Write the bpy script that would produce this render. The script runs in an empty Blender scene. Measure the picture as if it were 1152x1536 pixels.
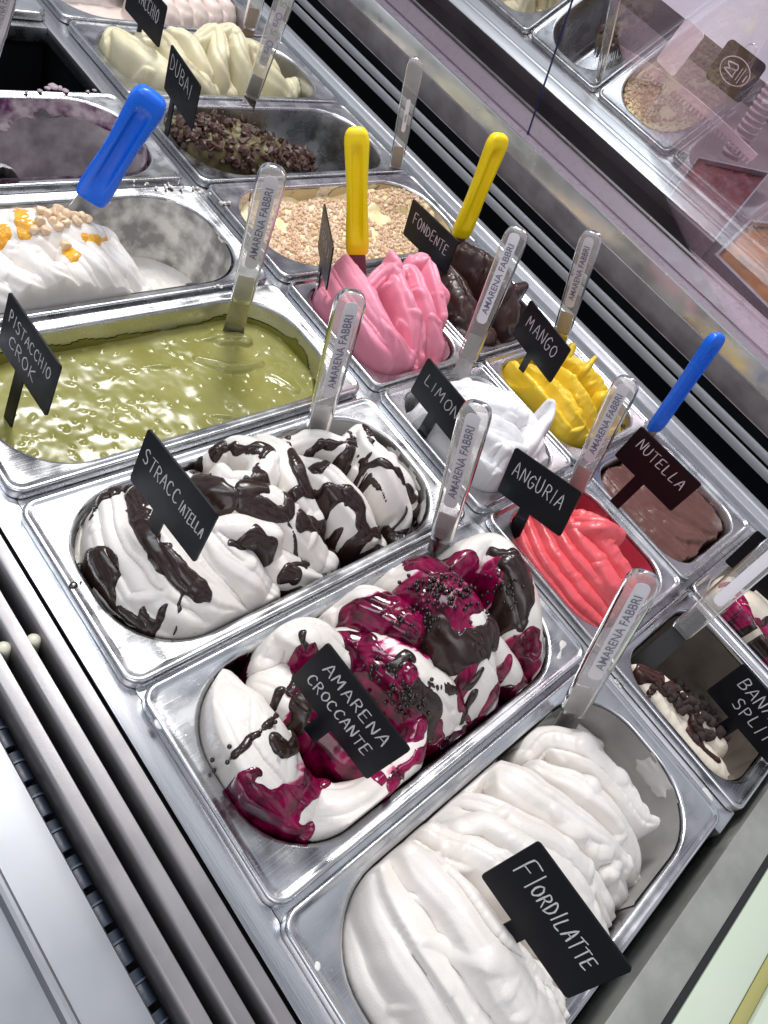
import bpy, bmesh, math, random
import numpy as np
from mathutils import Matrix, Vector
random.seed(7); rng = np.random.default_rng(7)
scene = bpy.context.scene
COL = scene.collection
# ------------------------------------------------------------------ camera (metres; x across the counter, y along it, z up)
CAM = np.array([-0.17016833, -0.32397587, 0.49682051])
RC = np.array([[0.70013342, -0.59938904, 0.38800254], [-0.31844777, -0.74850205, -0.58166631], [0.63906511, 0.28368548, -0.7149254]])
FPX = 1152.753
cd = bpy.data.cameras.new('camera'); cam = bpy.data.objects.new('camera', cd); COL.objects.link(cam)
M = np.eye(4); M[:3, 0] = RC[0]; M[:3, 1] = -RC[1]; M[:3, 2] = -RC[2]; M[:3, 3] = CAM
cam.matrix_world = Matrix(M.tolist())
cd.sensor_fit = 'HORIZONTAL'; cd.sensor_width = 36.0; cd.lens = 36.0 * FPX / 1152.0
cd.clip_start = 0.01; cd.clip_end = 60.0
scene.camera = cam
# ------------------------------------------------------------------ light: the shop's ceiling lamps, the case's strip lamp, added fill and surroundings
world = bpy.data.worlds.new('World'); scene.world = world; world.use_nodes = True
wn = world.node_tree.nodes; wl = world.node_tree.links
bg = wn['Background']; tc = wn.new('ShaderNodeTexCoord'); wno = wn.new('ShaderNodeTexNoise'); wr = wn.new('ShaderNodeValToRGB')
wno.inputs['Scale'].default_value = 2.6; wno.inputs['Detail'].default_value = 1.0
wr.color_ramp.elements[0].position = 0.36; wr.color_ramp.elements[0].color = (0.045, 0.05, 0.07, 1)
wr.color_ramp.elements[1].position = 0.68; wr.color_ramp.elements[1].color = (0.86, 0.91, 1.0, 1)
wl.new(tc.outputs['Generated'], wno.inputs['Vector']); wl.new(wno.outputs['Fac'], wr.inputs['Fac']); wl.new(wr.outputs['Color'], bg.inputs['Color'])
bg.inputs['Strength'].default_value = 0.90  # blotchy bright and dark surroundings, added for contrast in the steel's reflections
def area(name, loc, target, sx, sy, power, col):
    l = bpy.data.lights.new(name, 'AREA'); l.shape = 'RECTANGLE'; l.size = sx; l.size_y = sy; l.energy = power; l.color = col
    o = bpy.data.objects.new(name, l); COL.objects.link(o); o.location = loc
    o.rotation_euler = (Vector(target) - Vector(loc)).to_track_quat('-Z', 'Y').to_euler()
    return o
area('ceiling_and_fill_lamp', (0.75, 0.95, 1.75), (0.22, -0.05, 0), 0.45, 0.6, 30, (1.0, 0.985, 0.97))
area('ceiling_and_fill_lamp', (-0.55, 0.75, 1.9), (0.1, 0.0, 0), 0.5, 1.2, 11, (0.86, 0.92, 1.0))
area('ceiling_and_fill_lamp', (-1.2, -0.9, 1.5), (0.1, -0.2, 0), 1.3, 1.0, 9.0, (1.0, 0.95, 0.97))  # added fill lamp on the camera side, lifting the upright faces
area('case_lamp', (0.70, 0.1, 0.75), (0.40, 0.1, 0), 0.05, 1.6, 2.2, (1.0, 0.98, 0.97))
vs = scene.view_settings
vs.view_transform = 'Standard'; vs.look = 'None'; vs.gamma = 1.0; vs.exposure = 0.17; vs.use_curve_mapping = False
scene.cycles.max_bounces = 10; scene.cycles.transparent_max_bounces = 16; scene.cycles.use_denoising = True
scene.cycles.caustics_reflective = False; scene.cycles.caustics_refractive = False
scene.cycles.sample_clamp_indirect = 4.0

# ------------------------------------------------------------------ helpers
def at(px, py, z=0.0):                                   # where the sight line of a photograph pixel meets height z
    d = RC.T @ np.array([(px - 576) / FPX, (py - 768) / FPX, 1.0]); s = (z - CAM[2]) / d[2]
    return CAM + s * d
def raydir(px, py):
    d = RC.T @ np.array([(px - 576) / FPX, (py - 768) / FPX, 1.0]); return d / np.linalg.norm(d)
def mesh_data(name, verts, faces, mat=None, smooth=True, sharp=None):
    me = bpy.data.meshes.new(name); me.from_pydata([tuple(map(float, v)) for v in verts], [], [tuple(map(int, f)) for f in faces])
    if mat: me.materials.append(mat)
    if smooth: me.polygons.foreach_set('use_smooth', [True] * len(me.polygons))
    if sharp: me.set_sharp_from_angle(angle=math.radians(sharp))
    me.update(); return me
def link(name, me, parent=None, loc=None):
    o = bpy.data.objects.new(name, me); COL.objects.link(o)
    if parent: o.parent = parent
    if loc is not None: o.location = loc
    return o
def obj(name, verts, faces, mat, parent=None, smooth=True, sharp=None): return link(name, mesh_data(name, verts, faces, mat, smooth, sharp), parent)
def empty(name, loc=(0, 0, 0)):
    o = bpy.data.objects.new(name, None); COL.objects.link(o); o.location = tuple(map(float, loc)); o.empty_display_size = 0.02; return o
def tag(o, label, cat, group=None):
    o['label'] = label; o['category'] = cat
    if group: o['group'] = group
    return o
def structure(o): o['kind'] = 'structure'; return o
def loft(loops, cap0=False, cap1=False, closed=True):
    n = len(loops[0]); V = [p for l in loops for p in l]; F = []
    for i in range(len(loops) - 1):
        for j in range(n if closed else n - 1):
            a = i * n + j; b = i * n + (j + 1) % n
            F.append((a, b, b + n, a + n))
    if cap0: F.append(tuple(reversed(range(n))))
    if cap1: F.append(tuple(range((len(loops) - 1) * n, len(loops) * n)))
    return V, F
def rrect(lx, ly, r, n=10, z=0.0, c=(0, 0)):
    P = []
    for cx, cy, a0 in ((lx / 2 - r, ly / 2 - r, 0), (-lx / 2 + r, ly / 2 - r, 90), (-lx / 2 + r, -ly / 2 + r, 180), (lx / 2 - r, -ly / 2 + r, 270)):
        for k in range(n + 1):
            a = math.radians(a0 + 90 * k / n); P.append((c[0] + cx + r * math.cos(a), c[1] + cy + r * math.sin(a), z))
    return P
def box_vf(x0, x1, y0, y1, z0, z1, b=0.0):
    bm = bmesh.new(); bmesh.ops.create_cube(bm, size=1.0)
    for v in bm.verts: v.co = ((x0 + x1) / 2 + v.co.x * (x1 - x0), (y0 + y1) / 2 + v.co.y * (y1 - y0), (z0 + z1) / 2 + v.co.z * (z1 - z0))
    if b: bmesh.ops.bevel(bm, geom=bm.edges[:], offset=b, segments=2, profile=0.6, affect='EDGES')
    bm.verts.ensure_lookup_table()
    V = [v.co[:] for v in bm.verts]; F = [[v.index for v in f.verts] for f in bm.faces]; bm.free(); return V, F
def box(name, x0, x1, y0, y1, z0, z1, mat, parent=None, b=0.0): V, F = box_vf(x0, x1, y0, y1, z0, z1, b); return obj(name, V, F, mat, parent, smooth=bool(b), sharp=35 if b else None)

# ------------------------------------------------------------------ materials
def mat(name, color, rough=0.5, metal=0.0, sss=0.0, sss_r=(1, 0.6, 0.4), sss_s=0.004, spec=0.5, bump=0.0, bscale=400, bdet=3, var=None, vscale=60, rvar=0.0, rscale=80, coat=0.0, aniso=None):
    m = bpy.data.materials.new(name); m.use_nodes = True; n = m.node_tree.nodes; l = m.node_tree.links; p = n['Principled BSDF']
    p.inputs['Base Color'].default_value = (*color, 1); p.inputs['Roughness'].default_value = rough; p.inputs['Metallic'].default_value = metal
    p.inputs['Specular IOR Level'].default_value = spec; p.inputs['Coat Weight'].default_value = coat; p.inputs['Coat Roughness'].default_value = 0.08
    if sss: p.inputs['Subsurface Weight'].default_value = sss; p.inputs['Subsurface Radius'].default_value = sss_r; p.inputs['Subsurface Scale'].default_value = sss_s
    t = n.new('ShaderNodeTexCoord'); src = t.outputs['Object']
    if aniso:
        mp = n.new('ShaderNodeMapping'); mp.inputs['Scale'].default_value = aniso; l.new(src, mp.inputs['Vector']); asrc = mp.outputs['Vector']
    else: asrc = src
    if var:
        no = n.new('ShaderNodeTexNoise'); no.inputs['Scale'].default_value = vscale; no.inputs['Detail'].default_value = 5; l.new(src, no.inputs['Vector'])
        r = n.new('ShaderNodeValToRGB'); r.color_ramp.elements[0].position = 0.38; r.color_ramp.elements[1].position = 0.64
        r.color_ramp.elements[0].color = (*color, 1); r.color_ramp.elements[1].color = (*var, 1); l.new(no.outputs['Fac'], r.inputs['Fac']); l.new(r.outputs['Color'], p.inputs['Base Color'])
    if rvar:
        no = n.new('ShaderNodeTexNoise'); no.inputs['Scale'].default_value = rscale; no.inputs['Detail'].default_value = 6; l.new(asrc, no.inputs['Vector'])
        mr = n.new('ShaderNodeMapRange'); mr.inputs['From Min'].default_value = 0.3; mr.inputs['From Max'].default_value = 0.7
        mr.inputs['To Min'].default_value = rough - rvar; mr.inputs['To Max'].default_value = rough + rvar; l.new(no.outputs['Fac'], mr.inputs['Value']); l.new(mr.outputs['Result'], p.inputs['Roughness'])
    if bump:
        no = n.new('ShaderNodeTexNoise'); no.inputs['Scale'].default_value = bscale; no.inputs['Detail'].default_value = bdet; l.new(asrc if aniso else src, no.inputs['Vector'])
        b = n.new('ShaderNodeBump'); b.inputs['Strength'].default_value = bump; b.inputs['Distance'].default_value = 0.001; l.new(no.outputs['Fac'], b.inputs['Height']); l.new(b.outputs['Normal'], p.inputs['Normal'])
    return m
def steelmat(name, color, rough):
    # sheet steel: fine scratches in two directions, cloudy wiped patches, dried water spots
    m = mat(name, color, rough, 1.0); n = m.node_tree.nodes; l = m.node_tree.links; p = n['Principled BSDF']; t = next(x for x in n if x.type == 'TEX_COORD')
    def noise(sc, det, scale=(1, 1, 1), rz=0.0):
        mp = n.new('ShaderNodeMapping'); mp.inputs['Scale'].default_value = scale; mp.inputs['Rotation'].default_value = (0, 0, rz); l.new(t.outputs['Object'], mp.inputs['Vector'])
        no = n.new('ShaderNodeTexNoise'); no.inputs['Scale'].default_value = sc; no.inputs['Detail'].default_value = det; l.new(mp.outputs['Vector'], no.inputs['Vector']); return no.outputs['Fac']
    def maprange(src, a, b, c, d):
        r = n.new('ShaderNodeMapRange'); r.inputs['From Min'].default_value = a; r.inputs['From Max'].default_value = b; r.inputs['To Min'].default_value = c; r.inputs['To Max'].default_value = d; l.new(src, r.inputs['Value']); return r.outputs['Result']
    def add(a, b):
        x = n.new('ShaderNodeMath'); x.operation = 'ADD'; l.new(a, x.inputs[0]); l.new(b, x.inputs[1]); return x.outputs[0]
    cloud = maprange(noise(34, 6), .35, .7, rough - .08, rough + .14); scr = maprange(noise(700, 2, (.03, 1, 1), .5), .55, .75, 0, .07)
    vo = n.new('ShaderNodeTexVoronoi'); vo.inputs['Scale'].default_value = 170; l.new(t.outputs['Object'], vo.inputs['Vector']); spot = maprange(vo.outputs['Distance'], .0, .16, .22, 0)
    gate = maprange(noise(22, 3), .52, .6, 0, 1); sp = n.new('ShaderNodeMath'); sp.operation = 'MULTIPLY'; l.new(spot, sp.inputs[0]); l.new(gate, sp.inputs[1])
    l.new(add(add(cloud, scr), sp.outputs[0]), p.inputs['Roughness'])
    b = n.new('ShaderNodeBump'); b.inputs['Strength'].default_value = .06; b.inputs['Distance'].default_value = .001; l.new(add(noise(900, 2, (.04, 1, 1), .5), noise(18, 2)), b.inputs['Height']); l.new(b.outputs['Normal'], p.inputs['Normal'])
    return m
STEEL = mat('brushed_steel', (0.60, 0.605, 0.62), 0.28, 1.0, rvar=0.13, rscale=55, bump=0.12, bscale=900, aniso=(1, 0.05, 1))
STEELW = steelmat('pan_steel', (0.61, 0.615, 0.63), 0.24)
STEELD = mat('dull_steel', (0.50, 0.46, 0.47), 0.40, 0.35, rvar=0.12, rscale=30, bump=0.15, bscale=500, var=(0.36, 0.32, 0.33), vscale=26)
BARS = mat('slat_metal', (0.28, 0.265, 0.27), 0.40, 0.8, rvar=0.1, rscale=30, bump=0.02, bscale=700)
BLADES = mat('blade_satin', (0.80, 0.82, 0.85), 0.45, 0.6)
RAILM = mat('bright_rail', (0.72, 0.75, 0.79), 0.36, 0.75, rvar=0.08, rscale=50, bump=0.1, bscale=600, aniso=(1, 0.05, 1))
SHELF = mat('satin_shelf', (0.34, 0.35, 0.37), 0.42, 0.9, rvar=0.06, rscale=20)
BLACK = mat('dark_cavity', (0.004, 0.0045, 0.006), 0.8, spec=0.15)
RUBBER = mat('rubber', (0.012, 0.012, 0.013), 0.6)
RIBM = mat('dark_blue_plastic', (0.022, 0.032, 0.052), 0.45, rvar=0.15, bump=0.3, bscale=200)
PLATE = mat('sign_plastic', (0.0045, 0.005, 0.0075), 0.40, rvar=0.05, spec=0.22)
INK = mat('chalk_ink', (0.62, 0.60, 0.62), 0.7)
# ------------------------------------------------------------------ the counter
Y0, Y1 = -0.512, 1.15
cav = box_vf(-0.0135, 0.7405, Y0 + 0.003, Y1, -0.30, -0.16)
structure(obj('case_floor', *cav, BLACK, smooth=False))
# deck strips the pans hang on, one frame
deck = empty('counter_deck', (0, 0, 0)); structure(deck)
box('deck_strip', -0.0140, 0.0060, Y0, Y1, -0.030, -0.0105, STEEL, deck, 0.0015)
box('deck_strip', 0.3520, 0.3830, Y0, Y1, -0.030, -0.0105, STEEL, deck, 0.0015)
box('deck_strip', 0.7250, 0.7400, Y0, Y1, -0.030, -0.0105, STEEL, deck, 0.0015)
for y in (-0.3355, -0.1695, 0.003, 0.1725, 0.3425, 0.5125, 0.6825, 0.852):
    box('cross_bar', 0.0062, 0.3518, y - 0.010, y + 0.010, -0.030, -0.0112, STEEL, deck, 0.001)
for y in (-0.3425, -0.171, 0.0005, 0.171, 0.341, 0.511, 0.681, 0.851):
    box('cross_bar', 0.3832, 0.7248, y - 0.010, y + 0.010, -0.030, -0.0112, STEEL, deck, 0.001)
box('skirt', -0.0138, -0.0120, Y0, Y1, -0.16, -0.0302, BLACK, deck)
box('skirt', 0.7385, 0.7400, Y0, Y1, -0.16, -0.0302, BLACK, deck)
box('partition', 0.3660, 0.3690, Y0, Y1, -0.16, -0.0302, BLACK, deck)
for y in (0.5125, 0.6825): box('partition', 0.0062, 0.3518, y - 0.002, y + 0.002, -0.16, -0.0302, BLACK, deck)
# rail along the far side of the pans
prof = [(0.7420, -0.03), (0.7420, -0.003), (0.7428, -0.0006), (0.7445, 0.0), (0.756, 0.0), (0.7575, -0.0012), (0.760, -0.0016), (0.7625, -0.001), (0.764, 0.0), (0.776, 0.0), (0.7785, -0.001), (0.7795, -0.004), (0.7795, -0.03)]
def extrude_y(profile, y0, y1, seg=1):
    return loft([[(x, y0 + (y1 - y0) * k / seg, z) for x, z in profile] for k in range(seg + 1)], True, True, False) if False else _ext(profile, y0, y1, seg)
def _ext(profile, y0, y1, seg):
    n = len(profile); V = []; F = []
    for k in range(seg + 1): V += [(x, y0 + (y1 - y0) * k / seg, z) for x, z in profile]
    for k in range(seg):
        for j in range(n - 1): a = k * n + j; F.append((a, a + n, a + n + 1, a + 1))
    F.append(tuple(range(n))); F.append(tuple(reversed(range(seg * n, (seg + 1) * n))))
    return V, F
rail = structure(obj('far_rail', *_ext(prof, Y0, 1.6, 1), RAILM, sharp=30))
# far air grille: two thin blades over a dark duct
g = empty('air_grille', (0.84, 0.4, -0.06)); tag(g, 'dark air return slot with two thin bright blades below the glass', 'air grille')
def local(o): # keep world position under an empty
    o.matrix_parent_inverse = Matrix.Translation(-o.parent.location); return o
local(box('duct', 0.7815, 0.8860, Y0, 1.6, -0.115, -0.100, BLACK, g))
for x, z in ((0.8420, 0.004), (0.8650, 0.010)): local(box('blade', x - 0.0016, x + 0.0016, Y0, 1.6, z - 0.012, z, BLADES, g, 0.0006))
# front sill, upstand, glass ledge
structure(obj('front_sill', *_ext([(0.8812, 0.0170), (0.8813, 0.0185), (0.8800, 0.0205), (0.8680, 0.0570), (0.8676, 0.0590), (0.8690, 0.0592), (0.8860, 0.0170)], Y0, 1.6, 1), STEELD, sharp=30))
local(box('duct_wall', 0.8835, 0.8850, Y0, 1.6, -0.10, 0.0165, BLACK, g))
POL = mat('polished_steel', (0.74, 0.74, 0.70), 0.20, 0.72, rvar=0.10, rscale=30, bump=0.05, bscale=60)
structure(obj('upstand', *_ext([(0.8700, 0.0540), (0.8708, 0.0840), (0.8714, 0.0862), (0.8728, 0.0868), (0.8744, 0.0860), (0.8750, 0.0540)], Y0, 1.6, 1), POL, sharp=30))
LEDGE = mat('ledge_stone', (0.60, 0.50, 0.565), 0.30, var=(0.66, 0.555, 0.62), vscale=8, rvar=0.08)
structure(obj('glass_ledge', *_ext([(0.8752, 0.04), (0.8752, 0.0830), (0.9020, 0.0835), (0.9030, 0.0815), (0.9120, 0.0815), (0.9130, 0.0838), (1.0100, 0.0820), (1.0150, 0.0790), (1.0200, 0.02)], Y0, 1.6, 1), LEDGE, sharp=30))
def glassmat(name, tint, refl, rough=0.0, haze=0.0, hcol=(0.8, 0.75, 0.8)):
    m = bpy.data.materials.new(name); m.use_nodes = True; n = m.node_tree.nodes; l = m.node_tree.links; n.remove(n['Principled BSDF']); out = n['Material Output']
    t = n.new('ShaderNodeBsdfTransparent'); t.inputs['Color'].default_value = (*tint, 1); g = n.new('ShaderNodeBsdfGlossy'); g.inputs['Roughness'].default_value = rough
    f = n.new('ShaderNodeFresnel'); f.inputs['IOR'].default_value = refl; mx = n.new('ShaderNodeMixShader')
    l.new(f.outputs['Fac'], mx.inputs['Fac']); l.new(t.outputs['BSDF'], mx.inputs[1]); l.new(g.outputs['BSDF'], mx.inputs[2]); last = mx
    if haze:
        d = n.new('ShaderNodeBsdfDiffuse'); d.inputs['Color'].default_value = (*hcol, 1); no = n.new('ShaderNodeTexNoise'); no.inputs['Scale'].default_value = 9; no.inputs['Detail'].default_value = 8
        tcn = n.new('ShaderNodeTexCoord'); l.new(tcn.outputs['Object'], no.inputs['Vector'])
        mr = n.new('ShaderNodeMapRange'); mr.inputs['From Min'].default_value = 0.3; mr.inputs['From Max'].default_value = 0.75; mr.inputs['To Min'].default_value = haze * 0.5; mr.inputs['To Max'].default_value = haze * 1.5
        l.new(no.outputs['Fac'], mr.inputs['Value']); m2 = n.new('ShaderNodeMixShader'); l.new(mr.outputs['Result'], m2.inputs['Fac']); l.new(last.outputs['Shader'], m2.inputs[1]); l.new(d.outputs['BSDF'], m2.inputs[2]); last = m2
    l.new(last.outputs['Shader'], out.inputs['Surface']); return m
GLASS = glassmat('case_glass', (0.92, 0.85, 0.89), 1.50, 0.010, 0.06, (0.80, 0.62, 0.70))
GEDGE = mat('glass_edge', (0.035, 0.04, 0.13), 0.2)
def lean(y0, y1, name, label):
    x0, z0, hgt, th = 0.9055, 0.0820, 0.42, 0.006; a = math.radians(-19.9); dx, dz = math.sin(a), math.cos(a); nx, nz = dz, -dx
    c = [(x0, z0), (x0 + dx * hgt, z0 + dz * hgt), (x0 + dx * hgt + nx * th, z0 + dz * hgt + nz * th), (x0 + nx * th, z0 + nz * th)]
    t = empty(name, (x0, (y0 + y1) / 2, z0)); tag(t, label, 'glass pane', 'leaning front panes of the case')
    V = [(x, y, z) for y in (y0, y1) for x, z in c]; F = [(0, 1, 2, 3), (7, 6, 5, 4), (0, 4, 5, 1), (1, 5, 6, 2), (2, 6, 7, 3), (3, 7, 4, 0)]
    local(obj('glass_sheet', V, F, GLASS, t, smooth=False))
    e = 0.0012
    for y, s in ((y0, -1), (y1, 1)):
        V = [(x, yy, z) for yy in (y + s * 0.0003, y + s * (0.0003 + e)) for x, z in c]
        local(obj('edge_strip', V, F, GEDGE, t, smooth=False))
    return t
lean(-0.55, 0.3005, 'glass_pane', 'leaning glass pane right of the dark blue vertical joint')
lean(0.3040, 1.6, 'glass_pane', 'leaning glass pane left of the dark blue vertical joint')
# a narrow clear gusset behind the joint
# near side: louvre slats, ribbed roller duct, satin shelf
lg = empty('louvre_grille', (-0.045, 0.2, -0.03)); tag(lg, 'row of grey metal louvre slats with dark gaps along the near edge', 'air grille')
def slat(xr, w):
    pr = [(xr, -0.0080), (xr, -0.0040), (xr - 0.0004, -0.0036), (xr - w * 0.50, -0.0034)]
    for k in range(1, 8):
        a = k / 7 * math.radians(78); pr.append((xr - w * 0.50 - 0.0056 * math.sin(a), -0.0034 - 0.0062 * (1 - math.cos(a)) * 1.8))
    pr += [(pr[-1][0] - 0.0004, pr[-1][1] - 0.012), (pr[-1][0] + 0.001, pr[-1][1] - 0.012), (xr - w * 0.3, -0.0080)]
    local(obj('slat', *_ext(pr, -0.62, 0.75, 1), BARS, lg, sharp=40))
for xr, w in ((-0.0185, 0.0145), (-0.0372, 0.0150), (-0.0560, 0.0150)): slat(xr, w)
local(box('duct_floor', -0.1130, -0.0142, -0.62, 0.75, -0.075, -0.060, BLACK, lg))
# the rollers under the slats
for k in range(12):
    y = -0.42 + k * 0.0245
    t = empty('duct_roller', (-0.0765, y, -0.024)); tag(t, 'small dark blue roller segment in the slot beside the pale shelf', 'roller', 'dark rollers in the near slot')
    V, F = loft([[(0.0065 * sx * math.cos(a), yy, 0.0065 * sx * math.sin(a)) for a in [2 * math.pi * j / 14 for j in range(14)]] for yy, sx in ((-0.0085, 0.9), (-0.0080, 1.0), (0.0035, 1.0), (0.0045, 0.93))], True, True)
    obj('barrel', V, F, RIBM, t, sharp=40)
    V, F = loft([[(0.0072 * math.cos(a), yy, 0.0072 * math.sin(a)) for a in [2 * math.pi * j / 14 for j in range(14)]] for yy in (0.0047, 0.0060)], True, True)
    obj('collar', V, F, mat('roller_collar', (0.10, 0.12, 0.16), 0.4) if k == 0 else bpy.data.materials['roller_collar'], t, sharp=40)
    V, F = loft([[(0.0068 * math.cos(a), yy, 0.0068 * math.sin(a)) for a in [2 * math.pi * j / 14 for j in range(14)]] for yy in (0.0062, 0.0120)], True, True)
    obj('end_cap', V, F, RIBM, t, sharp=40)
sh = structure(obj('near_shelf', *_ext([(-0.0800, -0.05), (-0.0800, -0.0030), (-0.0808, -0.0016), (-0.0825, -0.0012), (-0.0900, 0.0005), (-0.1080, 0.0008), (-0.1105, 0.0012), (-0.1120, 0.0040), (-0.1140, 0.0046), (-0.1160, 0.0040), (-0.1168, 0.0002), (-0.118, -0.004), (-0.126, -0.006), (-0.30, -0.008), (-0.30, -0.05)], -0.62, 0.75, 1), SHELF, sharp=25))
IVORY = mat('ivory_plastic', (0.62, 0.60, 0.47), 0.35, sss=0.2)
for p, lb in (((5, 972), 'small ivory peg at the photo edge between two louvre slats'), ((50, 960), 'small ivory peg poking out between louvre slats below the stracciatella')):
    q = at(*p, -0.006)
    V, F = loft([[(0.0048 * s * math.cos(a), 0.0048 * s * math.sin(a), z) for a in [2 * math.pi * j / 20 for j in range(20)]] for z, s in ((-0.020, 1), (-0.002, 1), (0.0005, 0.95), (0.0022, 0.72), (0.0030, 0.35))], True, True)
    o = obj('peg', V, F, IVORY); o.location = q; tag(o, lb, 'peg')
# end of the counter: steel bar, gasket, pale green panel with an olive strip
ENDB = mat('end_bar_metal', (0.40, 0.40, 0.36), 0.45, 0.5, rvar=0.1, var=(0.32, 0.32, 0.29), vscale=30, bump=0.2, bscale=300)
structure(box('end_bar', -0.02, 0.74, -0.5480, -0.5190, -0.05, -0.0030, ENDB, None, 0.0015))
structure(box('end_gap', -0.02, 0.74, -0.5188, -0.5122, -0.09, -0.045, BLACK))
structure(box('gasket', -0.02, 0.74, -0.5535, -0.5485, -0.05, -0.0045, RUBBER))
GREENP = mat('pale_green_panel', (0.52, 0.60, 0.47), 0.35, var=(0.55, 0.61, 0.50), vscale=9)
OLIVE = mat('olive_strip', (0.36, 0.34, 0.12), 0.4)
structure(box('green_panel', -0.02, 0.74, -0.5860, -0.5540, -0.05, -0.0040, GREENP, None, 0.003))
structure(box('olive_trim', -0.02, 0.74, -0.5975, -0.5863, -0.05, -0.0060, OLIVE, None, 0.004))
structure(box('green_panel', -0.02, 0.74, -0.75, -0.5978, -0.05, -0.0040, GREENP, None, 0.003))

# ------------------------------------------------------------------ steel pans
def make_pan(cx, cy, lx, ly, big=True, depth=0.115):
    L = []
    r0 = 0.012 if big else 0.010
    def rr(ins, r, z): L.append([(cx + x, cy + y, zz) for x, y, zz in rrect(lx - 2 * ins, ly - 2 * ins, r, 10, z)])
    rr(0.0008, r0, -0.0100); rr(0.0, r0, -0.0095); rr(0.0, r0, -0.0022); rr(0.0004, r0, -0.0009); rr(0.0013, r0, -0.0001); rr(0.0024, r0 - 0.001, 0.0)
    if big:
        rr(0.0036, r0 - .002, -0.0003); rr(0.0050, r0 - .003, -0.0012); rr(0.0075, r0 - .004, -0.0016)
        ox, oy, R = 0.0150, 0.0115, 0.058
    else:
        rr(0.0034, r0 - .002, -0.0004); rr(0.0044, r0 - .003, -0.0016); rr(0.0050, r0 - .003, -0.0030); rr(0.0062, r0 - .004, -0.0034)
        ox, oy, R = 0.0115, 0.0115, 0.034
    def op(e, z, Rr):
        L.append([(cx + x, cy + y, zz) for x, y, zz in rrect(lx - 2 * (ox + e), ly - 2 * (oy + e), min(Rr, (ly - 2 * (oy + e)) / 2 - 0.001), 10, z)])
    zf = -0.0018 if big else -0.0036
    op(-0.0035, zf, R + 0.0035); op(-0.0015, zf - 0.0005, R + 0.0015); op(-0.0003, zf - 0.0018, R); op(0.0003, zf - 0.0045, R)
    op(0.0015, -0.03, R); op(0.006, -depth + 0.012, R - .004); op(0.010, -depth + 0.003, R - .008); op(0.018, -depth, R - .015)
    return loft(L, False, True)
PANS = {}
def pan(key, cx, cy, lx, ly, label, big=True, rz=0.0, depth=0.115):
    V, F = make_pan(0, 0, lx, ly, big, depth)
    o = obj('steel_pan', V, F, STEELW, None, True, 50); o.location = (cx, cy, 0); o.rotation_euler[2] = rz
    tag(o, label, 'pan', 'steel gelato pans in the counter'); PANS[key] = (cx, cy, lx, ly, big, rz); return o
LB, WB = 0.358, 0.164
pan('fiord', 0.1810, -0.4205, LB, WB, 'long steel pan of white gelato nearest the photo bottom')
pan('amarena', 0.1825, -0.2525, LB, WB, 'long steel pan of cherry-streaked gelato between two white ones')
pan('strac', 0.1795, -0.0845, LB, WB, 'long steel pan of white gelato with chocolate drips')
pan('crok', 0.1800, 0.0880, LB, WB, 'long steel pan filled with glossy green sauce')
pan('white', 0.1800, 0.2580, LB, WB, 'long steel pan half emptied, white gelato with hazelnuts')
pan('berry', 0.1800, 0.4340, LB, WB, 'scraped steel pan smeared with purple berry gelato')
pan('far_left', 0.1800, 0.7680, LB, WB, 'steel pan edge beyond the empty dark slot')
LD = 0.352
pan('crumble', 0.5520, 0.2570, LD, WB, 'long steel pan of cream topped with pale crumble')
pan('dubai', 0.5520, 0.4260, LD, WB, 'long steel pan half empty with chocolate shards')
pan('pisttop', 0.5530, 0.5950, LD, WB, 'long steel pan of pale cream pistachio gelato')
pan('top', 0.5530, 0.7660, LD, WB, 'long steel pan cut by the photo top, pinkish white gelato')
SB, SC = 0.1675, 0.1780
pan('straw', 0.4590, 0.0860, SB, 0.166, 'small square pan of pink strawberry gelato', False)
pan('limone', 0.4595, -0.0850, SB, 0.166, 'small square pan of white gelato with a curled peak', False)
pan('anguria', 0.4600, -0.2570, SB, 0.166, 'small square pan of coral red gelato', False)
pan('banana', 0.4605, -0.4285, SB, 0.166, 'small square pan with cookie crumbs, mostly scooped out', False)
pan('fond', 0.6345, 0.0860, SC, 0.166, 'small square pan of dark chocolate gelato', False)
pan('mango', 0.6350, -0.0850, SC, 0.166, 'small square pan of bright yellow gelato', False)
pan('nut', 0.6355, -0.2570, SC, 0.166, 'small square pan of smooth brown hazelnut cream', False)
pan('cherry', 0.6360, -0.4285, SC, 0.166, 'small square pan of magenta streaked gelato cut by the right edge', False)
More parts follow.
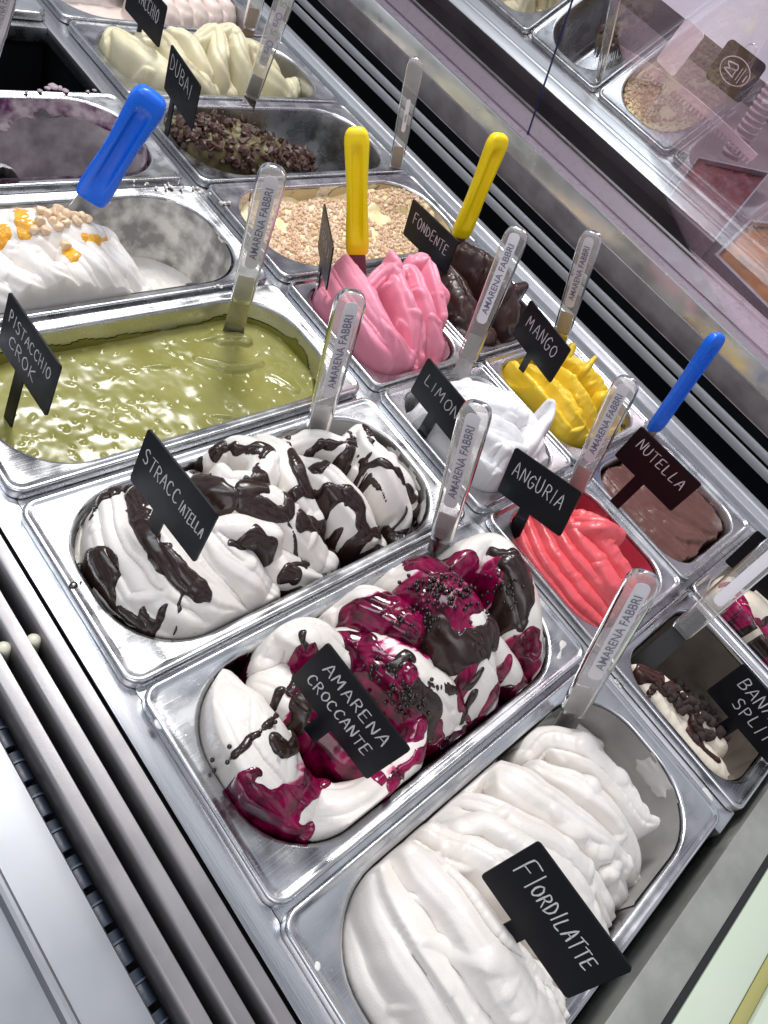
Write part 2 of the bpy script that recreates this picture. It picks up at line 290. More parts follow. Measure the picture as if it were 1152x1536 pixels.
# ------------------------------------------------------------------ signs
FONT = {  # stroke letters on a 0..1 box, several polylines each
'A': [[(0, 0), (.36, 1), (.72, 0)], [(.14, .36), (.62, .38)]], 'B': [[(.05, 0), (.05, 1), (.5, .95), (.58, .75), (.4, .55), (.05, .52)], [(.4, .55), (.68, .35), (.55, .05), (.05, 0)]],
'C': [[(.62, .85), (.4, 1), (.12, .85), (0, .5), (.1, .14), (.4, 0), (.66, .12)]], 'D': [[(.05, 0), (.05, 1), (.4, .92), (.66, .55), (.5, .15), (.05, 0)]],
'E': [[(.6, 1), (.05, .96), (.03, .5), (.02, 0), (.62, .04)], [(.03, .5), (.5, .54)]], 'F': [[(.05, 0), (.08, 1), (.72, 1.02)], [(.06, .52), (.52, .55)]],
'G': [[(.62, .86), (.36, 1), (.08, .78), (0, .42), (.18, .06), (.5, .02), (.64, .3), (.66, .44), (.36, .44)]], 'H': [[(.04, 0), (.06, 1)], [(.6, 0), (.62, 1)], [(.05, .5), (.6, .54)]],
'I': [[(.1, 0), (.14, 1)]], 'K': [[(.05, 0), (.06, 1)], [(.6, 1), (.07, .46), (.66, 0)]], 'L': [[(.08, 1), (.04, .02), (.58, .05)]],
'M': [[(0, 0), (.1, 1), (.4, .35), (.7, 1), (.8, 0)]], 'N': [[(.02, 0), (.06, 1), (.6, .04), (.66, 1)]], 'O': [[(.35, 1), (.08, .8), (0, .45), (.14, .08), (.4, 0), (.66, .3), (.64, .75), (.35, 1)]],
'P': [[(.06, 0), (.06, 1), (.5, .94), (.6, .7), (.4, .5), (.06, .47)]], 'R': [[(.05, 0), (.05, 1), (.48, .95), (.58, .73), (.4, .54), (.05, .5)], [(.25, .52), (.66, 0)]],
'S': [[(.6, .88), (.34, 1), (.06, .84), (.14, .6), (.5, .44), (.62, .2), (.4, .01), (.02, .1)]], 'T': [[(.34, 0), (.36, 1)], [(0, .98), (.72, 1.02)]],
'U': [[(.04, 1), (.03, .3), (.22, .02), (.48, .06), (.62, .35), (.64, 1)]], 'Z': [[(.02, .95), (.6, 1), (.02, .03), (.64, .05)]], ' ': []}
WID = {'I': .34, 'M': 1.0, ' ': .4}
def smooth_poly(P, sub=4):
    P = np.array(P, float)
    if len(P) < 3: return P
    Q = [P[0]]
    for i in range(len(P) - 1):
        p0 = P[max(i - 1, 0)]; p1 = P[i]; p2 = P[i + 1]; p3 = P[min(i + 2, len(P) - 1)]
        for k in range(1, sub + 1):
            t = k / sub; c = 0.5 * ((2 * p1) + (-p0 + p2) * t + (2 * p0 - 5 * p1 + 4 * p2 - p3) * t * t + (-p0 + 3 * p1 - 3 * p2 + p3) * t ** 3)
            Q.append(p1 + (p2 - p1) * t if False else 0.45 * (p1 + (p2 - p1) * t) + 0.55 * c)
    return np.array(Q)
def ribbon(P, w, V, F, z=0.0):
    P = np.asarray(P); n = len(P)
    T = np.gradient(P, axis=0); T /= np.linalg.norm(T, axis=1)[:, None] + 1e-9; N = np.c_[-T[:, 1], T[:, 0]]
    b = len(V)
    for i in range(n):
        ww = w * (0.82 + 0.36 * random.random()) * (0.75 if i in (0, n - 1) else 1); e = P[i] + (T[i] * w * 0.4 * (-1 if i == 0 else 1) if i in (0, n - 1) else 0)
        V += [(*(e + N[i] * ww / 2), z), (*(e - N[i] * ww / 2), z)]
        if i: k = b + 2 * i; F.append((k - 2, k - 1, k + 1, k))
def handwriting(text, x0, x1, yb, h, w, slope=0.0, pen=0.00108):
    """letters between x0 and x1 on baseline yb"""
    adv = [WID.get(c, .74) + .22 for c in text]; tot = sum(adv); sc = (x1 - x0) / tot; V = []; F = []; x = x0
    for c, a in zip(text, adv):
        hh = h * random.uniform(.9, 1.1); dy = random.uniform(-.06, .06) * h; sl = random.uniform(-.05, .12)
        for pl in FONT[c]:
            P = np.array([(x + (p[0] + sl * p[1]) * sc * random.uniform(.97, 1.03), yb + dy + slope * (x - x0) + p[1] * hh + random.uniform(-.02, .02) * h) for p in pl]); ribbon(smooth_poly(P), pen, V, F)
        x += a * sc
    return V, F
def rot(w):
    return np.array(Matrix.Rotation(np.linalg.norm(w), 3, Vector(w))) if np.linalg.norm(w) > 1e-9 else np.eye(3)
BASE = np.array([[0, 0, -1.], [-1, 0, 0], [0, 1, 0]])
def sign(key, pos, ang, lines, label, stem=0.045, W=0.080, H=0.052, stem_x=-0.004, stem_w=0.0125):
    Rm = rot((0, 0, ang[0])) @ rot((0, ang[1], 0)) @ rot((ang[2], 0, 0)) @ BASE
    t = empty('price_sign'); mw = np.eye(4); mw[:3, :3] = Rm; mw[:3, 3] = np.array(pos); t.matrix_world = Matrix(mw.tolist())
    tag(t, label, 'sign', 'black flavour signs')
    # one flat outline: plate with stem, 1.6 mm thick
    r = 0.0025; out = []
    for cx, cy, a0 in ((W / 2 - r, H / 2 - r, 0), (-W / 2 + r, H / 2 - r, 90), (-W / 2 + r, -H / 2 + r, 180)):
        out += [(cx + r * math.cos(math.radians(a0 + 30 * k)), cy + r * math.sin(math.radians(a0 + 30 * k))) for k in range(4)]
    out += [(stem_x - stem_w / 2, -H / 2), (stem_x - stem_w / 2, -H / 2 - stem), (stem_x + stem_w / 2, -H / 2 - stem), (stem_x + stem_w / 2, -H / 2)]
    out += [(W / 2 - r + r * math.cos(math.radians(270 + 30 * k)), -H / 2 + r + r * math.sin(math.radians(270 + 30 * k))) for k in range(4)]
    bm = bmesh.new(); vs_ = [bm.verts.new((x, y, -0.0008)) for x, y in out]; f = bm.faces.new(vs_)
    ex = bmesh.ops.extrude_face_region(bm, geom=[f]); bmesh.ops.translate(bm, verts=[v for v in ex['geom'] if isinstance(v, bmesh.types.BMVert)], vec=(0, 0, 0.0016))
    bmesh.ops.recalc_face_normals(bm, faces=bm.faces[:])
    me = bpy.data.meshes.new('plate'); bm.to_mesh(me); bm.free(); me.materials.append(PLATE); link('plate', me, t)
    V = []; F = []
    for (text, x0, x1, yb, h, sl) in lines:
        v, ff = handwriting(text, x0 * W, x1 * W, yb * H, h * H, None, sl); o = len(V); V += v; F += [tuple(i + o for i in q) for q in ff]
    l = obj('lettering', [(x, y, 0.0010) for x, y, _ in V], F, INK, t, smooth=False)
    l['label'] = 'white handwritten lettering'
    return t
sign('fiord', (0.1051, -0.4322, 0.0828), (-0.003, 0.259, 0.017), [('FI', -.42, -.22, -.02, .36, 0), ('ORDILATTE', -.24, .40, .0, .22, -.04)], 'black sign hand-lettered FIORDILATTE in the white gelato', 0.018)
sign('amarena', (0.0786, -0.2684, 0.0763), (0.096, 0.104, 0.085), [('AMARENA', -.37, .38, .13, .22, 0), ('CROCCANTE', -.40, .36, -.24, .20, 0)], 'black sign hand-lettered AMARENA CROCCANTE among cherry sauce', 0.022)
sign('strac', (0.0643, -0.0836, 0.0776), (0.048, 0.107, -0.010), [('STRACC', -.43, .10, -.02, .25, -.02), ('IATELLA', .12, .46, -.06, .20, -.02)], 'black sign hand-lettered STRACCIATELLA in chocolate-dripped gelato', 0.016)
sign('crok', (0.0497, 0.0888, 0.0488), (0.003, 0.130, 0.010), [('PISTACCHIO', -.40, .42, .10, .20, -.02), ('CROK', -.32, .22, -.26, .22, -.04)], 'black sign hand-lettered PISTACCHIO CROK standing in green sauce', 0.062)
sign('mango', (0.5655, -0.0414, 0.0595), (-0.191, -0.149, -0.015), [('MANGO', -.36, .36, -.04, .32, 0)], 'black sign hand-lettered MANGO in front of yellow gelato', 0.055, stem_w=0.009)
sign('anguria', (0.4079, -0.1893, 0.0405), (-0.039, 0.068, -0.286), [('ANGURIA', -.40, .38, -.03, .30, 0)], 'black sign hand-lettered ANGURIA over coral red gelato', 0.045)
sign('nut', (0.5216, -0.2378, 0.0803), (0.077, -0.212, 0.012), [('NUTELLA', -.38, .40, .06, .27, -.03)], 'black sign lettered across the smooth brown hazelnut cream pan', 0.052)
sign('dubai', (0.3821, 0.4241, 0.0632), (-0.129, -0.031, 0.015), [('DUBAI', -.42, .34, .05, .34, -.05)], 'black sign hand-lettered DUBAI beside the chocolate shards', 0.060, stem_x=-0.016, stem_w=0.010)
sign('straw', (0.3901, 0.1493, 0.0588), (-0.542, -0.203, -0.028), [('FRAGOLA', -.40, .36, -.04, .28, 0)], 'black sign seen edge-on beside pink strawberry gelato', 0.050, stem_x=-0.010)
sign('limone', (0.3782, -0.0706, 0.0489), (0.010, -0.160, 0.051), [('LIMONE', -.38, .40, -.02, .26, -.02)], 'black sign hand-lettered LIMONE, partly behind a clear spatula', 0.040)
sign('banana', (0.4552, -0.4657, 0.0216), (-0.119, 0.014, -0.067), [('BANANA', -.36, .40, .12, .27, 0), ('SPLIT', -.22, .34, -.27, .26, 0)], 'black sign hand-lettered BANANA SPLIT cut by the right edge', 0.050)
sign('fond', (0.5547, 0.1458, 0.0554), (0.052, -0.240, -0.018), [('FONDENTE', -.38, .40, -.02, .27, -.04)], 'black sign hand-lettered FONDENTE in front of dark chocolate gelato', 0.055)
sign('pisttop', (0.4394, 0.6044, 0.0586), (0.044, -0.008, 0.059), [('PISTACCHIO', -.42, .38, -.02, .30, -.03)], 'black sign hand-lettered PISTACCHIO in pale cream gelato, cut by photo top', 0.055, stem_w=0.008)
sign('cherry', (0.6012, -0.3862, 0.0455), (0.001, 0.041, -0.094), [('F', -.34, -.22, .12, .26, 0), ('Z', -.26, -.14, -.26, .26, 0)], 'black sign behind a clear spatula at the right edge', 0.050)

# ------------------------------------------------------------------ spatulas
def clearmat(name, tint, milk, rough):
    m = bpy.data.materials.new(name); m.use_nodes = True; n = m.node_tree.nodes; l = m.node_tree.links; n.remove(n['Principled BSDF']); out = n['Material Output']
    t = n.new('ShaderNodeBsdfTransparent'); t.inputs['Color'].default_value = (*tint, 1)
    d = n.new('ShaderNodeBsdfDiffuse'); d.inputs['Color'].default_value = (0.80, 0.78, 0.76, 1); tl = n.new('ShaderNodeBsdfTranslucent'); tl.inputs['Color'].default_value = (0.80, 0.78, 0.76, 1)
    dm = n.new('ShaderNodeMixShader'); dm.inputs['Fac'].default_value = 0.5; l.new(d.outputs['BSDF'], dm.inputs[1]); l.new(tl.outputs['BSDF'], dm.inputs[2])
    lw = n.new('ShaderNodeLayerWeight'); lw.inputs['Blend'].default_value = 0.35; mr = n.new('ShaderNodeMapRange'); mr.inputs['To Min'].default_value = milk; mr.inputs['To Max'].default_value = min(1, milk + 0.45); l.new(lw.outputs['Facing'], mr.inputs['Value'])
    m1 = n.new('ShaderNodeMixShader'); l.new(mr.outputs['Result'], m1.inputs['Fac']); l.new(t.outputs['BSDF'], m1.inputs[1]); l.new(dm.outputs['Shader'], m1.inputs[2])
    g = n.new('ShaderNodeBsdfGlossy'); g.inputs['Roughness'].default_value = rough; f = n.new('ShaderNodeFresnel'); f.inputs['IOR'].default_value = 1.28
    m2 = n.new('ShaderNodeMixShader'); l.new(f.outputs['Fac'], m2.inputs['Fac']); l.new(m1.outputs['Shader'], m2.inputs[1]); l.new(g.outputs['BSDF'], m2.inputs[2]); l.new(m2.outputs['Shader'], out.inputs['Surface'])
    return m
CLEAR = clearmat('clear_plastic', (0.93, 0.93, 0.915), 0.20, 0.16)
PAPER = mat('label_paper', (0.80, 0.77, 0.84), 0.6)
NAVY = mat('label_ink', (0.04, 0.04, 0.14), 0.6)
PURPLE = mat('label_purple', (0.20, 0.16, 0.36), 0.6); GREENI = mat('label_green', (0.25, 0.45, 0.18), 0.6)
BLADE = mat('blade_steel', (0.55, 0.54, 0.53), 0.22, 1.0, rvar=0.08)
BLUEP = mat('blue_plastic', (0.003, 0.135, 0.78), 0.30, rvar=0.06, sss=0.05, bump=0.04, bscale=150)
YELP = mat('yellow_plastic', (0.93, 0.68, 0.002), 0.32, rvar=0.06, sss=0.05, bump=0.04, bscale=150)
WOOD = mat('tan_blade', (0.40, 0.29, 0.20), 0.4)
def text_mesh(body, size, material, name, parent, loc, rotz=0.0, stretch=1.0, bold=0.0):
    c = bpy.data.curves.new('txt', 'FONT'); c.body = body; c.size = size; c.align_x = 'CENTER'; c.align_y = 'CENTER'; c.offset = bold
    o = bpy.data.objects.new('txt', c); COL.objects.link(o); dg = bpy.context.evaluated_depsgraph_get()
    me = bpy.data.meshes.new_from_object(o.evaluated_get(dg)); bpy.data.objects.remove(o); bpy.data.curves.remove(c)
    me.materials.clear(); me.materials.append(material)
    p = link(name, me, parent, loc); p.rotation_euler[2] = rotz; p.scale = (stretch, 1, 1); return p
def solve_top(b, tp, L, pick=0):
    d = raydir(*tp); m = CAM - b; B = m @ d; c = m @ m - L * L; D = max(B * B - c, 0.0); s = -B - math.sqrt(D) if pick == 0 else -B + math.sqrt(D)
    return CAM + d * s
def spatula(bp, z, tp, L, kind, label, twist=0.0, blade=0.06, bmat=None, text='AMARENA FABBRI', pick=0, wid=0.0255):
    b = at(*bp, z); top = solve_top(b, tp, L, pick); ax = top - b; L = np.linalg.norm(ax); ax /= L
    c = CAM - (b + top) / 2; c -= ax * (c @ ax); c /= np.linalg.norm(c)          # broad side roughly towards the aisle
    s = np.cross(ax, c); ca, sa = math.cos(twist), math.sin(twist); nrm = c * ca + s * sa; side = np.cross(ax, nrm)
    t = empty('gelato_spatula'); mw = np.eye(4); mw[:3, 0] = side; mw[:3, 1] = ax; mw[:3, 2] = nrm; mw[:3, 3] = b; t.matrix_world = Matrix(mw.tolist())   # local x width, y up the handle, z broad face
    tag(t, label, 'spatula', {'clear': 'clear spatulas', 'ora': 'clear spatulas', 'slim': 'clear spatulas', 'blue': 'coloured spatulas', 'yellow': 'coloured spatulas'}[kind])
    N = 32 if kind in ('clear', 'ora', 'slim') else 72; loops = []
    clear = kind in ('clear', 'ora', 'slim')
    if clear: prof = [(0, .74, .60), (.004, .84, .74), (.02, .86, .80), (.045, .88, .84), (.06, .92, .92), (.09, .96, .97), (L * .8, 1, 1), (L - .016, 1, 1), (L - .0095, .96, .95), (L - .0045, .82, .82), (L - .0015, .58, .58), (L - .0002, .30, .3), (L, .12, .12)]; hw, ht = wid / 2, wid * 0.36
    else: prof = [(0, .86, .55), (.003, .96, .66), (.012, 1.02, .8), (.03, .98, .86), (.05, .90, .92), (L * .55, .88, 1), (L * .75, .96, 1), (L * .88, 1.02, 1), (L - .010, .98, .95), (L - .005, .86, .86), (L - .002, .66, .66), (L - .0004, .38, .38), (L, .12, .12)]; hw, ht = wid / 2, wid * 0.29
    # finer rings
    ys = sorted(set([p[0] for p in prof] + [L * k / 40 for k in range(1, 40)])); px_ = [p[0] for p in prof]
    for y in ys:
        a_ = np.interp(y, px_, [p[1] for p in prof]) * hw; b_ = np.interp(y, px_, [p[2] for p in prof]) * ht; ring = []
        for j in range(N):
            th = 2 * math.pi * j / N; ct, st = math.cos(th), math.sin(th); e = 0.62 if clear else 0.5
            x = a_ * math.copysign(abs(ct) ** e, ct); zz = b_ * math.copysign(abs(st) ** e, st)
            if not clear:
                q = min(max((y - .012) / .02, 0), 1) * min(max((L - .014 - y) / .012, 0), 1); g_ = math.exp(-(x / (0.40 * hw)) ** 6); zz *= 1 - 0.66 * q * g_
            ring.append((x, y, zz))
        loops.append(ring)
    V, F = loft(loops, True, True)
    h = obj('handle', V, F, CLEAR if clear else (BLUEP if kind == 'blue' else YELP), t, True, 60)
    # blade
    bw = hw * 0.80; y0 = 0.030 if clear else 0.004; bm_ = bmat or BLADE
    Vb = []; Fb = []; rows = [(y0, .78), (0.0, .86), (-blade * .4, 1.0), (-blade, 1.12)]
    for y, k in rows: Vb += [(-bw * k, y, -0.0007), (bw * k, y, -0.0007), (bw * k, y, 0.0007), (-bw * k, y, 0.0007)]
    for i in range(len(rows) - 1):
        for j in range(4): a = 4 * i + j; c_ = 4 * i + (j + 1) % 4; Fb.append((a, c_, c_ + 4, a + 4))
    Fb += [(3, 2, 1, 0), (12, 13, 14, 15)]
    obj('blade', Vb, Fb, bm_, t, False)
    if kind in ('clear', 'ora'):
        y1, y2 = L * 0.30, L * 0.955; pw = hw * 0.46; pts = []
        lab = [(x, y, ht * 0.70) for x, y, _ in rrect(pw * 2, y2 - y1, pw * 0.8, 6, 0, (0, (y1 + y2) / 2))]
        p = obj('paper_strip', lab + [(x, y, z_ - 0.0004) for x, y, z_ in lab], [tuple(range(len(lab))), tuple(reversed(range(len(lab), 2 * len(lab))))] + [(i, (i + 1) % len(lab), (i + 1) % len(lab) + len(lab), i + len(lab)) for i in range(len(lab))], PAPER, t, False)
        zt = ht * 0.70 + 0.0003
        if kind == 'clear':
            text_mesh(text, 0.0098, NAVY, 'lettering', p, (hw * 0.04, (y1 + y2) / 2, zt), math.pi / 2, (y2 - y1) * 0.86 / 0.0875, 0.00012)
        else:
            for k in range(3):
                yc = y2 - (k + .5) * (y2 - y1) / 3
                text_mesh('Ora', 0.0115, PURPLE, 'lettering', p, (0, yc + 0.007, zt), -math.pi / 2); text_mesh('Si', 0.0115, GREENI, 'lettering', p, (0, yc - 0.0090, zt), -math.pi / 2)
    if kind == 'slim':
        lab = [(x, y, ht * 1.0 + 0.0002) for x, y, _ in rrect(hw * .5, L * .3, hw * .24, 6, 0, (0, L * .52))]
        p = obj('paper_strip', lab, [tuple(range(len(lab)))], PAPER, t, False); text_mesh('nmis', 0.0058, NAVY, 'lettering', p, (0, L * .50, ht + 0.0006), math.pi / 2)
    return t
spatula((858, 1068), 0.005, (972, 858), 0.150, 'clear', 'clear spatula with pale strip standing in the bottom white gelato', 0.35)
spatula((662, 808), 0.020, (718, 604), 0.148, 'clear', 'large clear spatula with navy lettering rising from the cherry gelato', -0.15)
spatula((476, 645), 0.010, (530, 436), 0.150, 'clear', 'clear spatula standing behind the chocolate-dripped gelato', 0.30)
spatula((362, 450), 0.018, (412, 248), 0.150, 'clear', 'clear spatula with navy lettering dipped in green sauce', 0.1)
spatula((536, 380), 0.040, (535, 190), 0.132, 'yellow', 'yellow spatula upright in the pink strawberry gelato', 0.0, 0.06, mat('purple_blade', (0.16, 0.06, 0.08), 0.4))
spatula((690, 355), 0.040, (752, 200), 0.132, 'yellow', 'yellow spatula leaning in the dark chocolate gelato', 0.55)
spatula((700, 540), 0.015, (780, 340), 0.150, 'clear', 'clear spatula with navy lettering above the white lemon gelato', -0.2)
spatula((842, 500), 0.020, (890, 346), 0.138, 'clear', 'clear spatula behind the MANGO sign', -0.2)
spatula((862, 735), 0.000, (945, 566), 0.142, 'clear', 'clear spatula between coral red and yellow gelato', -0.2)
spatula((980, 645), 0.020, (1080, 500), 0.138, 'blue', 'blue spatula behind the brown hazelnut cream pan', 0.9, wid=0.022)
spatula((377, 145), 0.010, (440, -40), 0.165, 'ora', 'clear spatula with green and purple lettering in chocolate shards', 0.0, wid=0.024)
spatula((374, 42), 0.010, (415, -120), 0.150, 'slim', 'clear spatula cut by the photo top in pale gelato', 0.4, bmat=WOOD)
spatula((593, 250), 0.000, (625, 86), 0.150, 'slim', 'slim clear spatula with tan blade in the crumble pan', 0.1, bmat=WOOD, wid=0.0225)
spatula((135, 298), 0.030, (232, 138), 0.132, 'blue', 'wide blue spatula smeared with cream in the hazelnut gelato', 0.1, wid=0.031)
spatula((1018, 950), 0.000, (1190, 800), 0.150, 'clear', 'clear spatula lying across the scooped pan at the right edge', 0.3, text=' ', bmat=RUBBER, pick=1)
spatula((-22, 100), 0.02, (18, -60), 0.150, 'clear', 'clear spatula cut by the top left corner', 0.2)
# ------------------------------------------------------------------ gelato: sculpted from overlapping spatula strokes
def vnoise(x, y, seed=0, scale=1.0):
    r = np.random.default_rng(seed); G = r.random((64, 64)); x = x * scale + 1000.3; y = y * scale + 1000.7
    xi = np.floor(x).astype(int); yi = np.floor(y).astype(int); fx = x - xi; fy = y - yi; fx = fx * fx * (3 - 2 * fx); fy = fy * fy * (3 - 2 * fy)
    g = lambda a, b: G[a % 64, b % 64]
    return ((g(xi, yi) * (1 - fx) + g(xi + 1, yi) * fx) * (1 - fy) + (g(xi, yi + 1) * (1 - fx) + g(xi + 1, yi + 1) * fx) * fy) * 2 - 1
def fnoise(x, y, seed=0, scale=1.0, oct=3):
    return sum(vnoise(x, y, seed + 17 * o, scale * 2 ** o) / 2 ** o for o in range(oct))
def catmull(P, n):
    P = np.array(P, float); Q = []; m = len(P)
    for u in np.linspace(0, m - 1, n):
        i = min(int(u), m - 2); t = u - i; p0 = P[max(i - 1, 0)] if i > 0 else 2 * P[0] - P[1]; p1 = P[i]; p2 = P[i + 1]; p3 = P[i + 2] if i + 2 < m else 2 * P[-1] - P[-2]
        Q.append(0.5 * ((2 * p1) + (-p0 + p2) * t + (2 * p0 - 5 * p1 + 4 * p2 - p3) * t * t + (-p0 + 3 * p1 - 3 * p2 + p3) * t ** 3))
    return np.array(Q)
class Gel:
    def __init__(s, key, base=-0.05, res=0.0010, rough=0.0015, seed=1, margin=0.0, warp=0.0020):
        s.key = key; s.seed = seed; cx, cy, lx, ly, big, rz = PANS[key]; s.cx, s.cy = cx, cy
        ox, oy, R = (0.015, 0.0115, 0.058) if big else (0.0115, 0.0115, 0.034)
        hx, hy = lx / 2 - ox - 0.0005 + margin, ly / 2 - oy - 0.0005 + margin; s.hx, s.hy, s.R = hx, hy, min(R + margin, hy - 0.001)
        s.xs = np.arange(-hx - 0.002, hx + 0.002 + res, res) + cx; s.ys = np.arange(-hy - 0.002, hy + 0.002 + res, res) + cy; s.res = res
        s.X, s.Y = np.meshgrid(s.xs, s.ys, indexing='ij')
        s.H = base + fnoise(s.X, s.Y, seed, 45, 3) * rough if np.isscalar(base) else base
        s.WX = s.X + fnoise(s.X, s.Y, seed + 5, 40, 2) * warp; s.WY = s.Y + fnoise(s.X, s.Y, seed + 9, 40, 2) * warp
        s.ins0 = s.inside(0.0); s.cnt = 0; s.dx = np.zeros_like(s.H); s.dy = np.zeros_like(s.H)
    def inside(s, e=0.0):   # signed distance into the pan opening
        qx = np.abs(s.X - s.cx) - (s.hx - s.R); qy = np.abs(s.Y - s.cy) - (s.hy - s.R)
        return s.R - (np.hypot(np.maximum(qx, 0), np.maximum(qy, 0)) + np.minimum(np.maximum(qx, qy), 0)) - e
    def world(s, pts): # (px, py, z, w) -> x, y, z, w
        return [(*at(p[0], p[1], p[2])[:2], p[2], p[3]) for p in pts]
    def stroke(s, pts, dome=0.03, n=0, amp=0.0, kind='flute', ph=0.0, k=0.0009, p=2.0, stri=0.0006, wpts=None, lean=0.0, tw=0.0, freq=12):
        s.cnt += 1; sd = s.seed * 100 + s.cnt; W = np.array(wpts if wpts is not None else s.world(pts)); S = catmull(W, 22 * (len(W) - 1) + 1)
        wm = S[:, 3].max() + 0.004
        i0, i1 = np.searchsorted(s.xs, [S[:, 0].min() - wm, S[:, 0].max() + wm]); j0, j1 = np.searchsorted(s.ys, [S[:, 1].min() - wm, S[:, 1].max() + wm])
        if i1 - i0 < 2 or j1 - j0 < 2: return s
        X = s.WX[i0:i1, j0:j1]; Y = s.WY[i0:i1, j0:j1]
        D = (X[..., None] - S[:, 0]) ** 2 + (Y[..., None] - S[:, 1]) ** 2; I = D.argmin(-1)
        T = np.gradient(S[:, :2], axis=0); ds = np.linalg.norm(T, axis=1); T /= ds[:, None]
        ex = X - S[I, 0]; ey = Y - S[I, 1]; al = ex * T[I, 0] + ey * T[I, 1]; la = -ex * T[I, 1] + ey * T[I, 0]
        u = I + al / ds[I]; end = (u < 0) | (u > len(S) - 1); u = np.clip(u, 0, len(S) - 1); fi = np.floor(u).astype(int); fi = np.minimum(fi, len(S) - 2); fr = u - fi
        z = S[fi, 2] * (1 - fr) + S[fi + 1, 2] * fr; w = S[fi, 3] * (1 - fr) + S[fi + 1, 3] * fr; t = u / (len(S) - 1)
        rad = np.where(end, np.hypot(la, al), np.abs(la)); d = rad / w; sn = np.clip(np.where(end, la, la) / w, -1, 1)
        h = z - dome * (1 - np.clip(1 - np.minimum(d, 1) ** p, 0, 1) ** (1 / p))
        if n:
            q = n * (sn + 1) / 2 + ph + tw * t + 0.25 * vnoise(t * 3, sn, sd, 1.0)
            if kind == 'flute': h = h - amp * (1 - np.abs(np.cos(np.pi * q)))
            elif kind == 'lip': f = q % 1; h = h + amp * (f ** 0.7 - 1)
            elif kind == 'pil': f = (-q) % 1; h = h + amp * (f ** 0.7 - 1)
            elif kind == 'crest': h = h - amp * np.abs(np.sin(np.pi * q)) ** 0.9
            elif kind == 'wave': h = h - amp * (0.5 - 0.5 * np.cos(2 * np.pi * q))
        if stri: h = h + stri * (vnoise(sn * freq, t * 2.2, sd + 3, 1.0) + 0.6 * vnoise(sn * freq * 2.3, t * 3.0, sd + 4, 1.0))
        h = np.where(d < 1, h, -9.0); a = s.H[i0:i1, j0:j1]; df = np.abs(a - h)
        s.H[i0:i1, j0:j1] = np.maximum(a, h) + np.where(df < k, (k - df) ** 2 / (4 * k), 0)
        return s
    def detail(s, n, ang=None, w=(.003, .007), ln=(.012, .035), hmin=-.03, lift=.0012, seed=0, dome=.006, jit=.5, k=.0008):
        r = np.random.default_rng(s.seed * 31 + seed); gx, gy = np.gradient(s.H, s.res); c = 0
        for _ in range(n * 12):
            i = r.integers(4, len(s.xs) - 4); j = r.integers(4, len(s.ys) - 4)
            if s.H[i, j] < hmin or s.ins0[i, j] < .012: continue
            a = (ang if ang is not None else math.atan2(gy[i, j], gx[i, j]) + 1.57) + r.normal() * jit; L = r.uniform(*ln); ww = r.uniform(*w); cv = r.normal() * 12; P = []
            x, y = s.xs[i], s.ys[j]
            for q in range(4):
                P.append((x, y, s.height(x, y) + lift - (0 if q in (1, 2) else lift * 1.2), ww * (.45 if q in (0, 3) else 1))); x += math.cos(a) * L / 3; y += math.sin(a) * L / 3; a += cv * L / 3
            zz = [p[2] for p in P]; zc = sum(zz) / 4; P = [(p[0], p[1], .35 * zc + .65 * p[2] if max(zz) - min(zz) > .02 else p[2], p[3]) for p in P]
            s.stroke(None, dome, 1, .0004, 'flute', wpts=P, k=k, stri=.00025); c += 1
            if c >= n: break
        return s
    def dent(s, pts, depth=0.006, wpts=None):
        W = np.array(wpts if wpts is not None else s.world(pts)); S = catmull(W, 16 * (len(W) - 1) + 1)
        D = np.sqrt(((s.WX[..., None] - S[:, 0]) ** 2 + (s.WY[..., None] - S[:, 1]) ** 2)); d = (D / S[:, 3]).min(-1); s.H -= depth * np.clip(1 - d ** 2, 0, 1) ** 2; return s
    def fine(s, amp=0.0005, scale=160, seed=3): s.H += amp * fnoise(s.WX, s.WY, s.seed + seed, scale, 3); return s
    def blur(s, it=1):
        for _ in range(it):
            P = np.pad(s.H, 1, mode='edge'); s.H = 0.25 * P[1:-1, 1:-1] + 0.125 * (P[:-2, 1:-1] + P[2:, 1:-1] + P[1:-1, :-2] + P[1:-1, 2:]) + 0.0625 * (P[:-2, :-2] + P[2:, 2:] + P[:-2, 2:] + P[2:, :-2])
        return s
    def clip_wall(s, top=0.2, soft=0.004):
        ins = s.inside(0.0008); lim = np.where(ins > 0, -0.006 + np.sqrt(np.clip(1 - (1 - np.clip(ins / 0.016, 0, 1)) ** 2, 0, 1)) * (top + 0.006), -0.02 + np.clip(ins, -0.004, 0) * 8); s.H = np.minimum(s.H, lim); return s
    def height(s, x, y):
        fx = np.clip((x - s.xs[0]) / s.res, 0, len(s.xs) - 1.001); fy = np.clip((y - s.ys[0]) / s.res, 0, len(s.ys) - 1.001); i, j = int(fx), int(fy); a, b = fx - i, fy - j; H = s.H
        return (H[i, j] * (1 - a) + H[i + 1, j] * a) * (1 - b) + (H[i, j + 1] * (1 - a) + H[i + 1, j + 1] * a) * b
    def hit(s, px, py):
        d = raydir(px, py); t0 = (0.11 - CAM[2]) / d[2]; t1 = (-0.11 - CAM[2]) / d[2]
        for t in np.arange(t0, t1, 0.0012):
            p = CAM + d * t
            if s.xs[0] <= p[0] <= s.xs[-1] and s.ys[0] <= p[1] <= s.ys[-1] and p[2] < s.height(p[0], p[1]): return p
        return CAM + d * ((s.H.mean() - CAM[2]) / d[2])
    def place(s, px, py, off):   # point on the bulged surface, lifted by off
        h = s.hit(px, py); i = int(np.clip((h[0] - s.xs[0]) / s.res, 0, len(s.xs) - 1)); j = int(np.clip((h[1] - s.ys[0]) / s.res, 0, len(s.ys) - 1))
        return h + np.array([s.dx[i, j], s.dy[i, j], 0]) + s.normal_at(h) * off
